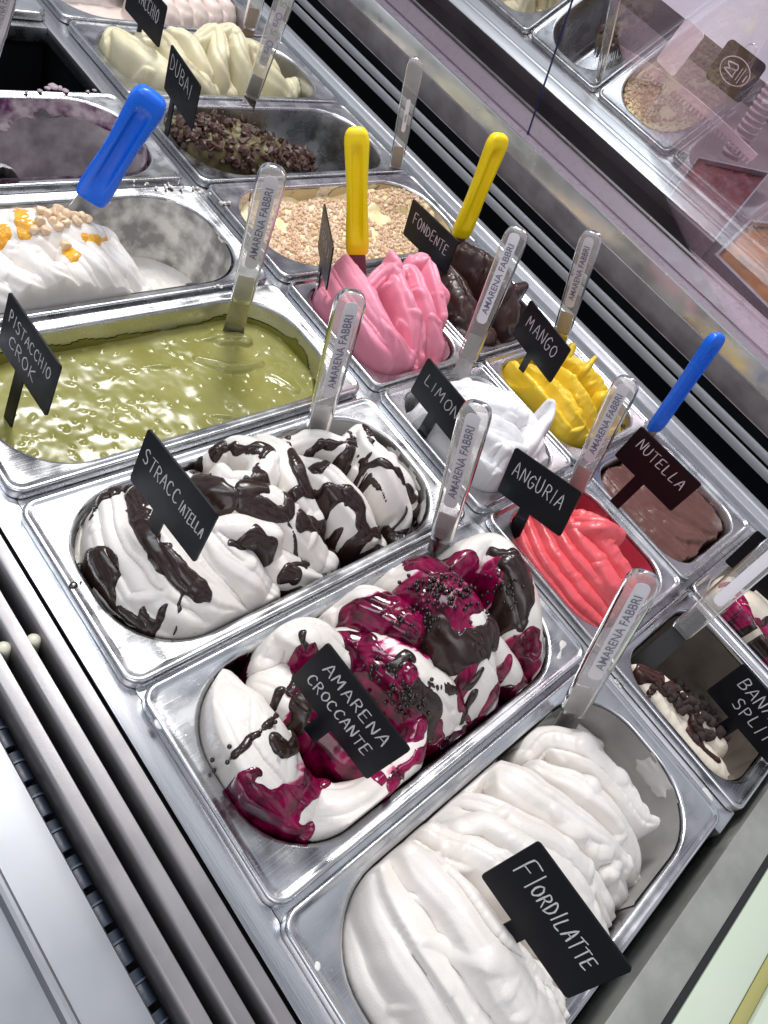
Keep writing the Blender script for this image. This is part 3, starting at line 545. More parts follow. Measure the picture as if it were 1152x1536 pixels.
    def normals(s):
        gx, gy = np.gradient(s.H, s.res); n = np.stack([-gx, -gy, np.ones_like(gx)], -1); return n / np.linalg.norm(n, axis=-1)[..., None]
    def chop(s, lam=0.0034, cap=1.3, it=2):   # bulge the folds outwards so that their lips hang over the valleys
        H0 = s.H.copy(); s.blur(it); gx, gy = np.gradient(s.H, s.res); s.H = H0; m = np.hypot(gx, gy) + 1e-9; f = np.minimum(m, cap) / m * lam * np.clip(s.inside(0.0) / 0.012, 0, 1)
        s.dx = -gx * f; s.dy = -gy * f
        for _ in range(1):
            for A in ('dx', 'dy'):
                P = np.pad(getattr(s, A), 1, mode='edge'); setattr(s, A, (P[1:-1, 1:-1] * 2 + P[:-2, 1:-1] + P[2:, 1:-1] + P[1:-1, :-2] + P[1:-1, 2:]) / 6)
        return s
    def normal_at(s, p):
        i = int(np.clip((p[0] - s.xs[0]) / s.res, 1, len(s.xs) - 2)); j = int(np.clip((p[1] - s.ys[0]) / s.res, 1, len(s.ys) - 2)); n = np.array([-(s.H[i + 1, j] - s.H[i - 1, j]), -(s.H[i, j + 1] - s.H[i, j - 1]), 2 * s.res]); return n / np.linalg.norm(n)
    def grid_mesh(s, name, Z, keep, mat_, P=None, attr=None):
        nx, ny = s.H.shape; idx = -np.ones((nx, ny), int); fk = keep[:-1, :-1] & keep[1:, :-1] & keep[1:, 1:] & keep[:-1, 1:]
        used = np.zeros((nx, ny), bool); used[:-1, :-1] |= fk; used[1:, :-1] |= fk; used[1:, 1:] |= fk; used[:-1, 1:] |= fk
        idx[used] = np.arange(used.sum()); V = (np.stack([s.X + s.dx, s.Y + s.dy, Z], -1) if P is None else P)[used]
        F = np.stack([idx[:-1, :-1][fk], idx[1:, :-1][fk], idx[1:, 1:][fk], idx[:-1, 1:][fk]], -1)
        me = bpy.data.meshes.new(name); me.vertices.add(len(V)); me.vertices.foreach_set('co', V.ravel()); me.loops.add(F.size); me.loops.foreach_set('vertex_index', F.ravel().astype(np.int32))
        me.polygons.add(len(F)); me.polygons.foreach_set('loop_start', np.arange(0, F.size, 4, dtype=np.int32)); me.polygons.foreach_set('loop_total', np.full(len(F), 4, np.int32)); me.polygons.foreach_set('use_smooth', np.ones(len(F), bool)); me.update(); me.validate()
        if attr is not None:
            for nm, A in attr.items(): a = me.attributes.new(nm, 'FLOAT', 'POINT'); a.data.foreach_set('value', A[used].astype(np.float32))
        me.materials.append(mat_); return me
    def build(s, name, mat_, label, cut=-0.10, cat='gelato', attr=None):
        keep = (s.inside(-0.0015) > 0) & (s.H > cut); t = empty(name, (s.cx, s.cy, -0.05)); tag(t, label, cat); s.t = t
        s.body = link('gelato_body', s.grid_mesh('gelato_body', s.H, keep, mat_, attr=attr), t); local(s.body); return t
    def field(s, blobs, noise=0.0016, nscale=160, seed=0):
        sd = np.full_like(s.H, -1.0); wx = s.X + fnoise(s.X, s.Y, s.seed + seed + 51, nscale * .5, 2) * noise; wy = s.Y + fnoise(s.X, s.Y, s.seed + seed + 52, nscale * .5, 2) * noise
        for b in blobs:
            H3 = [(*s.hit(q[0], q[1])[:2], q[2]) for q in b]
            if len(H3) == 1: S = np.array(H3)
            else: S = catmull(H3, 10 * (len(H3) - 1) + 1)
            wm = S[:, 2].max() + 0.006; i0, i1 = np.searchsorted(s.xs, [S[:, 0].min() - wm, S[:, 0].max() + wm]); j0, j1 = np.searchsorted(s.ys, [S[:, 1].min() - wm, S[:, 1].max() + wm])
            if i1 <= i0 or j1 <= j0: continue
            D = np.sqrt((wx[i0:i1, j0:j1, None] - S[:, 0]) ** 2 + (wy[i0:i1, j0:j1, None] - S[:, 1]) ** 2); v = (S[:, 2] - D).max(-1); sd[i0:i1, j0:j1] = np.maximum(sd[i0:i1, j0:j1], v)
        return sd + fnoise(s.X, s.Y, s.seed + seed + 77, nscale, 2) * noise * 0.6
    def sauce(s, name, sd, mat_, thick=0.0014, soft=0.0022, label=None, smooth=2, attr=None):
        H0 = s.H.copy(); s.blur(smooth); Hs = s.H; N = s.normals(); s.H = H0
        f = np.clip(sd / soft, 0, 1); th = np.where(sd > 0, thick * (1 - np.exp(-sd / (soft * .6))), np.maximum(sd * thick / (soft * .6), -.0012)); m = np.clip(sd / 0.003, 0, 1); Z = H0 * (1 - m) + np.maximum(Hs, H0 - 0.001) * m
        P = np.stack([s.X + s.dx, s.Y + s.dy, Z], -1) + N * th[..., None]; keep = (sd > -0.0022) & (s.inside(0.0) > 0)
        o = link(name, s.grid_mesh(name, Z, keep, mat_, P, attr), s.t); local(o)
        if label: o['label'] = label
        return o
def ball(r, seg=12, ring=8, sx=1, sy=1, sz=1):
    V = [(0, 0, r * sz)]; F = []
    for i in range(1, ring):
        a = math.pi * i / ring
        for j in range(seg): b = 2 * math.pi * j / seg; V.append((r * sx * math.sin(a) * math.cos(b), r * sy * math.sin(a) * math.sin(b), r * sz * math.cos(a)))
    V.append((0, 0, -r * sz)); n = len(V) - 1
    for j in range(seg): F.append((0, 1 + j, 1 + (j + 1) % seg)); F.append((n, 1 + (ring - 2) * seg + (j + 1) % seg, 1 + (ring - 2) * seg + j))
    for i in range(ring - 2):
        for j in range(seg): a = 1 + i * seg + j; b = 1 + i * seg + (j + 1) % seg; F.append((a, a + seg, b + seg, b))
    return V, F
def gelmat(name, col, rough=0.33, sss=0.16, r=(1.0, 0.8, 0.65), scale=0.0012, var=None, vscale=40, bump=0.22, spec=0.45, coat=0.0, bscale=900): return mat(name, col, rough, 0, sss, r, scale, spec, bump, bscale, 3, var, vscale, coat=coat)
WHITE = gelmat('white_gelato', (0.76, 0.715, 0.665), .34, .45, (1, .75, .55), .0030, var=(0.78, 0.74, 0.70), vscale=25); WHITE2 = gelmat('snow_gelato', (0.77, 0.76, 0.77), 0.26, .4, (1, .8, .7), .0025)
def specks(m, col=(0.12, 0.02, 0.03), scale=260, size=.12, gate=.5):
    n = m.node_tree.nodes; l = m.node_tree.links; p = n['Principled BSDF']; t = next(x for x in n if x.type == 'TEX_COORD'); vo = n.new('ShaderNodeTexVoronoi'); vo.inputs['Scale'].default_value = scale; l.new(t.outputs['Object'], vo.inputs['Vector'])
    r = n.new('ShaderNodeMapRange'); r.inputs['From Min'].default_value = size; r.inputs['From Max'].default_value = size * .6; l.new(vo.outputs['Distance'], r.inputs['Value'])
    sx = n.new('ShaderNodeSeparateColor'); l.new(vo.outputs['Color'], sx.inputs['Color']); g = n.new('ShaderNodeMath'); g.operation = 'LESS_THAN'; g.inputs[1].default_value = gate; l.new(sx.outputs['Red'], g.inputs[0])
    mu = n.new('ShaderNodeMath'); mu.operation = 'MULTIPLY'; l.new(r.outputs['Result'], mu.inputs[0]); l.new(g.outputs[0], mu.inputs[1]); mx = n.new('ShaderNodeMix'); mx.data_type = 'RGBA'; l.new(mu.outputs[0], mx.inputs['Factor'])
    old = p.inputs['Base Color'].links[0].from_socket if p.inputs['Base Color'].links else None
    if old: l.new(old, mx.inputs[6])
    else: mx.inputs[6].default_value = p.inputs['Base Color'].default_value
    mx.inputs[7].default_value = (*col, 1); l.new(mx.outputs[2], p.inputs['Base Color']); return m
def stain(m, attr, cols):   # colour the gelato by a soaked-in sauce amount stored on its vertices
    n = m.node_tree.nodes; l = m.node_tree.links; p = n['Principled BSDF']; a = n.new('ShaderNodeAttribute'); a.attribute_name = attr; r = n.new('ShaderNodeValToRGB'); el = r.color_ramp.elements
    el[0].position = cols[0][0]; el[0].color = (*cols[0][1], 1); el[1].position = cols[1][0]; el[1].color = (*cols[1][1], 1)
    for q, c in cols[2:]: e = el.new(q); e.color = (*c, 1)
    l.new(a.outputs['Fac'], r.inputs['Fac']); l.new(r.outputs['Color'], p.inputs['Base Color']); return m
CHOC = mat('chocolate_sauce', (0.025, 0.012, 0.009), 0.22, spec=0.5, rvar=0.08, rscale=90, bump=0.05, bscale=200)

def wall_smear(key, name, mat_, parent, thr=0.1, seed=1, th0=0.0, th1=6.2832, d0=0.006, d1=0.10, thick=0.0012, scale=28, fade=0.0, label=None, namp=1.0, shear=0.0):
    """a thin uneven film left on the inside of a pan"""
    cx, cy, lx, ly, big, rz = PANS[key]; ox, oy, R = (0.015, 0.0115, 0.058) if big else (0.0115, 0.0115, 0.034)
    def ring(e, n=150):
        P = np.array(rrect(lx - 2 * (ox + e), ly - 2 * (oy + e), min(R, (ly - 2 * (oy + e)) / 2 - .001), 10))[:, :2]; Q = np.vstack([P, P[:1]]); d = np.r_[0, np.cumsum(np.linalg.norm(np.diff(Q, axis=0), axis=1))]
        u = np.linspace(0, d[-1], n, endpoint=False); return np.c_[np.interp(u, d, Q[:, 0]), np.interp(u, d, Q[:, 1])]
    n = 260; rows = [(0.0011 + 0.0012 * k / 14, -(d0 + (d1 - d0) * k / 14 * 0.0) - k * (0.030 - d0) / 14) for k in range(15)] + [(0.0023 + 0.0050 * k / 24, -0.030 - k * (d1 - 0.030) / 24) for k in range(1, 25)]
    L = []; A = []
    for e, z in rows:
        r = ring(e, n); ang = np.linspace(0, 2 * np.pi, n, endpoint=False); px = ang * 0.165
        v = namp * fnoise(px + 3 + shear * z, np.full(n, z * 1.6), seed, scale, 4) - thr - fade * (-z - d0) / (d1 - d0); m = ((ang >= th0) & (ang <= th1)) if th0 <= th1 else ((ang >= th0) | (ang <= th1)); v = np.where(m, v, -1)
        t = thick * np.clip(v / 0.35, -0.3, 1); cen = r / np.linalg.norm(r, axis=1)[:, None]; q = r - cen * t[:, None]; L.append(np.c_[q[:, 0] + cx, q[:, 1] + cy, np.full(n, z)]); A.append(v)
    A = np.array(A); V = np.vstack(L); F = []
    for i in range(len(rows) - 1):
        for j in range(n):
            k = (j + 1) % n
            if max(A[i, j], A[i, k], A[i + 1, j], A[i + 1, k]) > 0: F.append((i * n + j, i * n + k, (i + 1) * n + k, (i + 1) * n + j))
    bm = bmesh.new(); vv = [bm.verts.new(tuple(p)) for p in V]
    for f in F: bm.faces.new([vv[i] for i in f])
    bmesh.ops.delete(bm, geom=[v for v in bm.verts if not v.link_faces], context='VERTS'); me = bpy.data.meshes.new(name); bm.to_mesh(me); bm.free(); me.materials.append(mat_); me.polygons.foreach_set('use_smooth', [True] * len(me.polygons))
    o = link(name, me, parent); o['kind'] = 'stuff'
    if parent: local(o)
    if label: o['label'] = label
    return o
def chunk(seed, r=1.0, flat=1.0, sub=2, rough=0.25):
    bm = bmesh.new(); bmesh.ops.create_icosphere(bm, subdivisions=sub, radius=1.0); rr = np.random.default_rng(seed); ax = rr.normal(size=(7, 3)); ax /= np.linalg.norm(ax, axis=1)[:, None]; lim = rr.uniform(.55, .95, 7)
    for v in bm.verts:
        p = np.array(v.co)
        for a, l in zip(ax, lim):
            d = p @ a
            if d > l: p = p - a * (d - l)
        p *= 1 + rough * 0.4 * math.sin(5 * p[0] + seed) * math.cos(4 * p[1] + 2 * seed); p[2] *= flat; v.co = p * r
    V = [v.co[:] for v in bm.verts]; F = [[v.index for v in f.verts] for f in bm.faces]; bm.free(); return V, F
SMEAR = gelmat('thin_smear', (0.62, 0.60, 0.57), 0.35, 0.1)
g = Gel('amarena', -0.060, seed=2, res=.0009)
g.stroke([(290, 1035, -.010, .014), (318, 1100, .002, .020), (360, 1160, -.004, .020), (390, 1190, -.015, .014)], .034, 2, .005, 'lip')
g.stroke([(330, 1012, .020, .013), (362, 1060, .034, .021), (408, 1135, .032, .0235), (450, 1195, .012, .020)], .034, 1, .003, 'pil', p=3.2, ph=.4)
g.stroke([(430, 1215, -.005, .018), (490, 1215, .012, .024), (550, 1200, .014, .022), (590, 1165, .012, .016)], .036, 3, .003, 'flute')
g.stroke([(412, 985, .014, .012), (438, 945, .032, .016), (480, 943, .036, .0165), (515, 975, .026, .015)], .030, 3, .004, 'pil')
g.stroke([(580, 1175, .0, .014), (615, 1130, .012, .015), (632, 1082, .018, .008)], .030, 2, .003, 'flute')
g.stroke([(430, 1020, .014, .022), (500, 1060, .018, .026), (560, 1110, .012, .024), (610, 1120, -.005, .02)], .03)
g.stroke([(510, 905, .012, .016), (550, 890, .032, .019), (600, 915, .042, .020), (625, 930, .044, .014)], .030, 4, .003, 'flute')
g.stroke([(540, 960, .022, .022), (590, 970, .034, .026), (640, 1020, .032, .028), (680, 1085, -.002, .024)], .034, 2, .003, 'flute')
g.stroke([(600, 850, .026, .020), (650, 850, .050, .026), (705, 915, .058, .030), (735, 1000, .034, .028), (745, 1060, -.006, .022)], .044, 2, .004, 'lip')
g.stroke([(690, 850, .036, .016), (735, 808, .044, .019), (778, 840, .050, .022), (805, 925, .030, .022), (806, 990, -.004, .018)], .044, 2, .004, 'flute')
g.stroke([(620, 1000, .040, .010), (680, 1035, .020, .016), (715, 1090, -.012, .016)], .025, 1, .002, 'lip')
g.stroke([(745, 960, .030, .012), (775, 1000, .010, .014), (792, 1035, -.012, .012)], .025, 1, .002, 'lip')
g.stroke([(700, 1060, .004, .012), (725, 1090, -.014, .012)], .02)
g.stroke([(815, 880, -.002, .014), (842, 950, -.012, .014)], .018)
g.detail(40, None, (.0022, .006), (.010, .028), -.03, .0012, 2).fine(.00025, 150).clip_wall().blur(1).chop(.0024)
CHERRY = mat('cherry_sauce', (0.050, 0.0008, 0.010), 0.11, 0, 0.0, spec=0.5, var=(0.24, 0.002, 0.055), vscale=70)
CHERRYD = mat('dark_cherry_sauce', (0.022, 0.001, 0.007), 0.13, spec=0.5, var=(0.055, 0.001, 0.016), vscale=60)
soak = g.field([[(540, 930, .010), (600, 905, .016), (680, 880, .022), (740, 860, .014)], [(590, 1000, .016), (600, 1070, .014)], [(610, 950, .014), (690, 940, .016)], [(470, 1060, .016), (480, 1140, .012), (440, 1190, .010)], [(780, 960, .012), (790, 1010, .012)], [(540, 1150, .012)], [(600, 1160, .008)]], .004, 60, 9)
soak = np.clip(.5 + soak / .010 + .35 * fnoise(g.X * .5 + g.Y, g.Y, 61, 260, 2) + .25 * fnoise(g.X, g.Y, 62, 90, 3), 0, 1)
WHITEC = stain(gelmat('cherry_soaked_gelato', (.75, .7, .68), .26, .4, (1, .6, .5), .0025), 'soak', [(.42, (.76, .715, .665)), (.55, (.72, .40, .50)), (.70, (.52, .015, .14)), (.9, (.20, .002, .045))])
g.build('cherry_gelato', WHITEC, 'white gelato streaked with dark cherry sauce, chocolate and black pearls', attr={'soak': soak})
g.sauce('cherry_pool', np.clip(-0.003 - g.H, -.01, .02) * 0.35 + fnoise(g.X, g.Y, 6, 70, 2) * .0012, CHERRYD, .0010)
sd = g.field([[(520, 965, 0.0103), (560, 1000, 0.0156), (600, 1060, 0.0156), (610, 1100, 0.0086)], [(450, 1000, 0.0103), (480, 1060, 0.0138), (500, 1120, 0.0103), (470, 1170, 0.0086), (430, 1205, 0.0103), (400, 1215, 0.0103)],
 [(500, 1140, 0.0086), (540, 1160, 0.0086), (560, 1165, 0.0052)], [(590, 1180, 0.0052), (615, 1150, 0.0043), (640, 1110, 0.0043)], [(600, 830, 0.0121), (650, 845, 0.0156), (700, 850, 0.0103)], [(530, 925, 0.0078), (570, 910, 0.0086), (620, 890, 0.0121)], [(570, 940, 0.0086), (620, 940, 0.0138), (680, 910, 0.0138), (730, 870, 0.0086)],
 [(360, 1215, 0.0086), (400, 1250, 0.0103), (440, 1260, 0.0086)], [(690, 1040, 0.0026), (700, 1080, 0.0035)], [(760, 990, 0.0052), (740, 1040, 0.0052), (720, 1070, 0.0052)], [(790, 960, 0.0086), (800, 1000, 0.0086), (790, 1040, 0.0103)], [(650, 1100, 0.0070), (640, 1130, 0.0052)], [(720, 960, 0.0052), (700, 1010, 0.0043), (690, 1050, 0.0043)], [(350, 1190, 0.0052), (390, 1160, 0.0035)]], .0034, 130)
g.sauce('cherry_sauce', sd, CHERRY, .0013)
sd = g.field([[(640, 955, .012), (680, 970, .011), (720, 960, .010), (760, 920, .010)], [(680, 1000, .003), (700, 985, .004)], [(770, 850, .010), (775, 890, .012), (770, 920, .010)], [(735, 830, .003), (760, 830, .003), (785, 850, .004), (790, 900, .004)], [(610, 985, .006), (590, 1000, .006)], [(455, 960, .0025), (450, 1000, .002), (440, 1040, .003)], [(425, 1040, .003), (410, 1075, .003), (390, 1100, .0028), (355, 1133, .002)], [(410, 1110, .004), (430, 1125, .004), (440, 1090, .005)], [(455, 1060, .008), (450, 1090, .006)], [(620, 1040, .008), (650, 1060, .008), (640, 1090, .007)], [(640, 1020, .002), (690, 1030, .0025), (720, 1000, .003)], [(782, 935, .004)], [(690, 1080, .004), (710, 1040, .003)]], .0026, 130, seed=4)
g.sauce('chocolate_sauce', sd, CHOC, .0022, .0030)
PEARL = mat('chocolate_pearl', (0.016, 0.010, 0.010), 0.22); pv = mesh_data('chocolate_pearl', *ball(0.00165, 10, 7), PEARL)
prs = [(348, 1118), (325, 1136), (327, 1152), (348, 1139), (404, 1087), (416, 1112), (417, 1127), (738, 900), (775, 950)]
for (x, y, sx, sy, n) in ((660, 885, 34, 22, 46), (700, 900, 30, 24, 34), (620, 920, 26, 26, 26), (610, 1040, 26, 28, 46), (570, 1000, 16, 14, 14), (760, 880, 22, 22, 22), (650, 930, 20, 14, 14)):
    prs += [(x + rng.normal() * sx * .6, y + rng.normal() * sy * .6) for _ in range(n)]
for q in prs:
    o = link('chocolate_pearl', pv, g.t); o.location = g.place(*q, 0.0030) - np.array(g.t.location)

wall_smear('amarena', 'melt_film', SMEAR, g.t, -.15, 71, th0=5.3, th1=1.0, thick=.0016, d0=.003, d1=.06, scale=22)
g = Gel('fiord', -0.060, seed=1, res=.0009)
g.H = np.where(g.X > 0.27, -0.085, g.H)
g.stroke([(515, 1390, -.024, .016), (538, 1470, -.012, .020), (600, 1590, -.010, .024)], .035, 2, .006, 'pil')
g.stroke([(545, 1345, -.002, .017), (575, 1430, .012, .021), (635, 1530, .014, .024), (710, 1650, .010, .026)], .042, 2, .008, 'pil')
g.stroke([(582, 1305, .018, .017), (618, 1370, .036, .021), (680, 1465, .040, .026), (765, 1590, .030, .030)], .046, 2, .009, 'pil', p=2.3, ph=.2)
g.stroke([(630, 1275, .030, .016), (690, 1335, .052, .021), (760, 1430, .058, .026), (845, 1555, .040, .028)], .046, 2, .008, 'pil', ph=.5)
g.stroke([(660, 1248, .022, .014), (730, 1278, .042, .017), (800, 1340, .048, .019), (860, 1420, .036, .02), (900, 1490, .010, .018)], .034, 2, .006, 'lip')
g.stroke([(655, 1225, .0, .014), (700, 1228, .020, .015), (770, 1258, .036, .016), (845, 1310, .040, .017), (900, 1390, .020, .018), (925, 1440, -.005, .016)], .032, 2, .006, 'lip', ph=.4)
g.stroke([(650, 1240, -.005, .010), (690, 1200, .012, .013), (750, 1210, .030, .014), (830, 1255, .036, .016), (895, 1320, .018, .018), (925, 1390, -.010, .016)], .030, 3, .005, 'crest')
g.stroke([(705, 1190, .004, .010), (740, 1150, .014, .016), (790, 1172, .030, .0185), (850, 1212, .032, .0185), (905, 1255, .026, .016), (940, 1290, .006, .012)], .028, 5, .0016, 'crest')
g.stroke([(800, 1130, .0, .012), (830, 1105, .012, .018), (890, 1125, .022, .021), (940, 1180, .018, .019), (970, 1222, .010, .012), (990, 1228, .006, .006)], .034, 3, .005, 'lip')
g.stroke([(820, 1150, .012, .010), (870, 1170, .026, .0125), (925, 1215, .024, .014), (955, 1275, .002, .016), (958, 1315, -.018, .012)], .030, 3, .005, 'crest')
g.stroke([(880, 1265, .018, .012), (925, 1310, .002, .015), (948, 1360, -.022, .012)], .028, 2, .004, 'lip')
g.stroke([(770, 1215, .034, .007), (800, 1240, .040, .009), (850, 1270, .038, .010), (890, 1300, .028, .008)], .018, 1, .002, 'crest')
g.stroke([(700, 1240, .03, .008), (740, 1232, .038, .009), (800, 1270, .046, .010)], .018)
g.stroke([(740, 1120, -.03, .018), (790, 1090, -.018, .020), (850, 1085, -.026, .018), (900, 1110, -.03, .014)], .025, 3, .004, 'crest')
g.detail(26, -1.0, (.004, .009), (.02, .05), -.02, .0025, 1, .008, .35).detail(50, None, (.0022, .005), (.010, .028), -.02, .0012, 2).fine(.00025, 150).clip_wall().blur(1).chop(.0016)
g.build('white_gelato', WHITE, 'glossy white gelato piled in folds, nearest the photo bottom')
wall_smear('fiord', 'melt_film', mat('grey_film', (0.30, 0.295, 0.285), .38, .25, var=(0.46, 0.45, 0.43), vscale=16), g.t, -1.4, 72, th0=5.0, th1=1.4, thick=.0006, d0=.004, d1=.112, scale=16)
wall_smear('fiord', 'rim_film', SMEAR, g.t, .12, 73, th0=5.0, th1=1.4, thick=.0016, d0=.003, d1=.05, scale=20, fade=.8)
# ---- green pistachio sauce
g = Gel('crok', -0.028, seed=11, rough=0.0006)
g.H += 0.0007 * fnoise(g.X, g.Y, 3, 30, 2)
rb = np.random.default_rng(5)
for _ in range(420):
    x = rb.uniform(g.xs[0], g.xs[-1]); y = rb.uniform(g.ys[0], g.ys[-1]); dens = 0.45 + 0.55 * (x < 0.15) * (y < .08)
    if rb.random() > dens: continue
    a = rb.uniform(0, 3.14); l = rb.uniform(.0012, .0034); w = rb.uniform(.0010, .0018); h = rb.uniform(.0006, .0016)
    i0 = max(int((x - g.xs[0]) / g.res) - 6, 0); j0 = max(int((y - g.ys[0]) / g.res) - 6, 0); sl = (slice(i0, i0 + 13), slice(j0, j0 + 13)); ex = g.X[sl] - x; ey = g.Y[sl] - y
    u = (ex * math.cos(a) + ey * math.sin(a)) / l; v = (-ex * math.sin(a) + ey * math.cos(a)) / w; g.H[sl] += h * np.exp(-(u * u + v * v))
for P in ([(300, 535, -.024, .006), (345, 545, -.022, .008), (390, 540, -.024, .006)], [(320, 622, -.026, .003), (345, 620, -.024, .004), (370, 628, -.026, .003)], [(215, 550, -.027, .003), (240, 545, -.025, .004), (262, 548, -.027, .003)], [(330, 500, -.022, .010), (370, 505, -.020, .008)], [(410, 560, -.026, .01), (440, 580, -.025, .008)], [(300, 510, -.027, .004), (325, 500, -.022, .006)]): g.stroke(P, .006, 2, .0012, 'flute')
g.blur(1)
GREEN = mat('pistachio_sauce', (0.225, 0.215, 0.05), 0.19, spec=0.4, var=(0.285, 0.272, 0.09), vscale=26, bump=0.05, bscale=120)
g.build('pistachio_sauce', GREEN, 'glossy olive green pistachio sauce with nut bits', cat='sauce')
wall_smear('crok', 'film', mat('pistachio_film', (0.17, 0.165, 0.03), 0.25), g.t, 0.95, 4, thick=.0006, d0=.008, d1=.034, fade=-1.7, namp=.45, scale=18)
# ---- white gelato with hazelnuts, half emptied
g = Gel('white', -0.080, seed=12)
g.stroke([(-60, 400, -.010, .035), (10, 385, .010, .035), (90, 390, .012, .035), (150, 400, -.002, .032), (190, 412, -.025, .026)], .045, 2, .004, 'lip')
g.stroke([(-40, 330, .03, .03), (40, 320, .040, .034), (110, 325, .036, .034), (150, 340, .02, .026)], .04, 2, .004, 'flute')
g.stroke([(150, 340, .016, .016), (185, 380, .014, .018), (215, 425, -.006, .016)], .034, 2, .004, 'pil')
g.stroke([(120, 345, .026, .014), (160, 385, .024, .015), (190, 430, .004, .015)], .03, 2, .005, 'pil', ph=.3)
g.stroke([(90, 350, .030, .013), (125, 395, .028, .014), (155, 440, .004, .016)], .03, 2, .005, 'pil')
g.stroke([(40, 365, .030, .016), (75, 400, .030, .017), (105, 445, .002, .016)], .03, 2, .006, 'lip')
g.stroke([(-10, 380, .024, .022), (25, 420, .016, .022), (60, 460, -.012, .018)], .03, 3, .005, 'lip')
g.stroke([(-30, 400, .016, .012), (10, 425, .016, .014), (50, 450, .0, .015), (75, 468, -.016, .012)], .026, 3, .004, 'crest')
g.stroke([(10, 395, .026, .011), (45, 415, .026, .013), (80, 440, .012, .014), (105, 460, -.010, .012)], .026, 3, .004, 'crest')
g.stroke([(60, 385, .032, .010), (95, 405, .030, .012), (125, 435, .012, .013), (140, 458, -.008, .011)], .026, 3, .004, 'crest')
g.stroke([(110, 360, .034, .010), (145, 385, .030, .012), (172, 420, .010, .013), (185, 445, -.010, .011)], .028, 3, .004, 'crest')
g.stroke([(160, 360, .020, .009), (190, 390, .014, .011), (212, 425, -.006, .012), (222, 440, -.018, .010)], .026, 3, .004, 'crest')
g.detail(46, -.8, (.002, .005), (.012, .035), -.02, .0014, 2, .005, .4).fine(.0004, 150).clip_wall().blur(1).chop(.0018)
g.build('hazelnut_topped_gelato', WHITE, 'white whipped gelato with amber syrup and whole pale nuts')
AMBER = mat('amber_syrup', (0.66, 0.28, 0.012), 0.12, spec=0.5, var=(0.80, 0.47, 0.06), vscale=60)
g.sauce('amber_syrup', g.field([[(0, 352, .007), (8, 348, .006)], [(15, 310, .0025), (32, 325, .005), (46, 335, .0025)], [(100, 368, .004), (112, 382, .005)], [(122, 352, .0025), (140, 360, .0045), (158, 358, .002)], [(40, 300, .003), (60, 330, .003)]], .0016), AMBER, .0011, .004)
NUT = mat('pale_nut', (0.66, 0.46, 0.29), 0.5, sss=.2, sss_s=.002, var=(0.74, 0.58, 0.40), vscale=120, bump=.2, bscale=300)
nm = [mesh_data('hazelnut', *chunk(140 + _, .0052, rng.uniform(.85, 1.1), 3, .1), NUT) for _ in range(5)]
for k, (x, y) in enumerate([(10, 278), (0, 292), (18, 293), (34, 294), (50, 301), (2, 300), (75, 312), (84, 306), (62, 318), (70, 325), (80, 322), (90, 318), (98, 324), (60, 332), (78, 334), (90, 330), (110, 325), (105, 302), (122, 322), (128, 332), (135, 314), (146, 318), (138, 324), (50, 345), (66, 345), (84, 340), (104, 368), (120, 328), (112, 332), (95, 335), (150, 325), (25, 283), (40, 285)]):
    o = link('hazelnut', nm[k % 5], g.t); o.location = g.place(x, y, 0.0020) - np.array(g.t.location); o.rotation_euler = rng.uniform(0, 3, 3)
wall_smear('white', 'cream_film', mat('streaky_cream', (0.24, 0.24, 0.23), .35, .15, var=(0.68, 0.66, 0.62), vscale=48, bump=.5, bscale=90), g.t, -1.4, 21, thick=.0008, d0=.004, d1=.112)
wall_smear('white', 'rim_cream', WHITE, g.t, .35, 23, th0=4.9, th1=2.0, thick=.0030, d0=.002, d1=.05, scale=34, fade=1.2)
gf = Gel('white', -0.110, seed=13); gf.H += np.clip(fnoise(gf.X, gf.Y, 31, 26, 4) - .62, 0, 1) * .009
gf.t = g.t; o = link('floor_smear', gf.grid_mesh('floor_smear', gf.H, (gf.inside(.006) > 0) & (gf.H > -0.1085), SMEAR), g.t); local(o)
# ---- scraped berry pan
g = Gel('berry', -0.104, seed=14); g.H += np.clip(fnoise(g.X, g.Y, 41, 30, 4) - .1, 0, 1) * .006
g.stroke([(-40, 262, -.02, .03), (0, 240, .015, .026), (8, 262, -.01, .016)], .04, 3, .005, 'flute'); g.fine(.0012, 200)
BERRY = mat('berry_streak', (0.62, 0.52, 0.55), 0.38, sss=.15, sss_s=.002, var=(0.12, 0.03, 0.11), vscale=55, bump=.3)
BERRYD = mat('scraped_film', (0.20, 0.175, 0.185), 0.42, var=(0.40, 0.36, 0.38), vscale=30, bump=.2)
g.build('berry_remains', BERRYD, 'thin grey-purple scrapings left in the emptied pan', cut=-0.2)
wall_smear('berry', 'film', BERRYD, g.t, -0.9, 16, thick=.0006, d0=.02, d1=.112)
wall_smear('berry', 'rim_smear', BERRY, g.t, -0.55, 15, thick=.0016, d0=.002, d1=.05, fade=1.5, scale=30, namp=.6)
cr = [mesh_data('scrap', *chunk(60 + k, 1, .7), BERRY) for k in range(3)]
for k, (x, y, r) in enumerate([(80, 130, .006), (90, 132, .005), (72, 133, .004), (60, 136, .003), (132, 137, .003), (142, 136, .003), (98, 136, .004), (40, 138, .003)]):
    o = link('scrap', cr[k % 3], g.t); o.scale = (r, r, r * .7); o.location = at(x, y, .0015) - np.array(g.t.location)
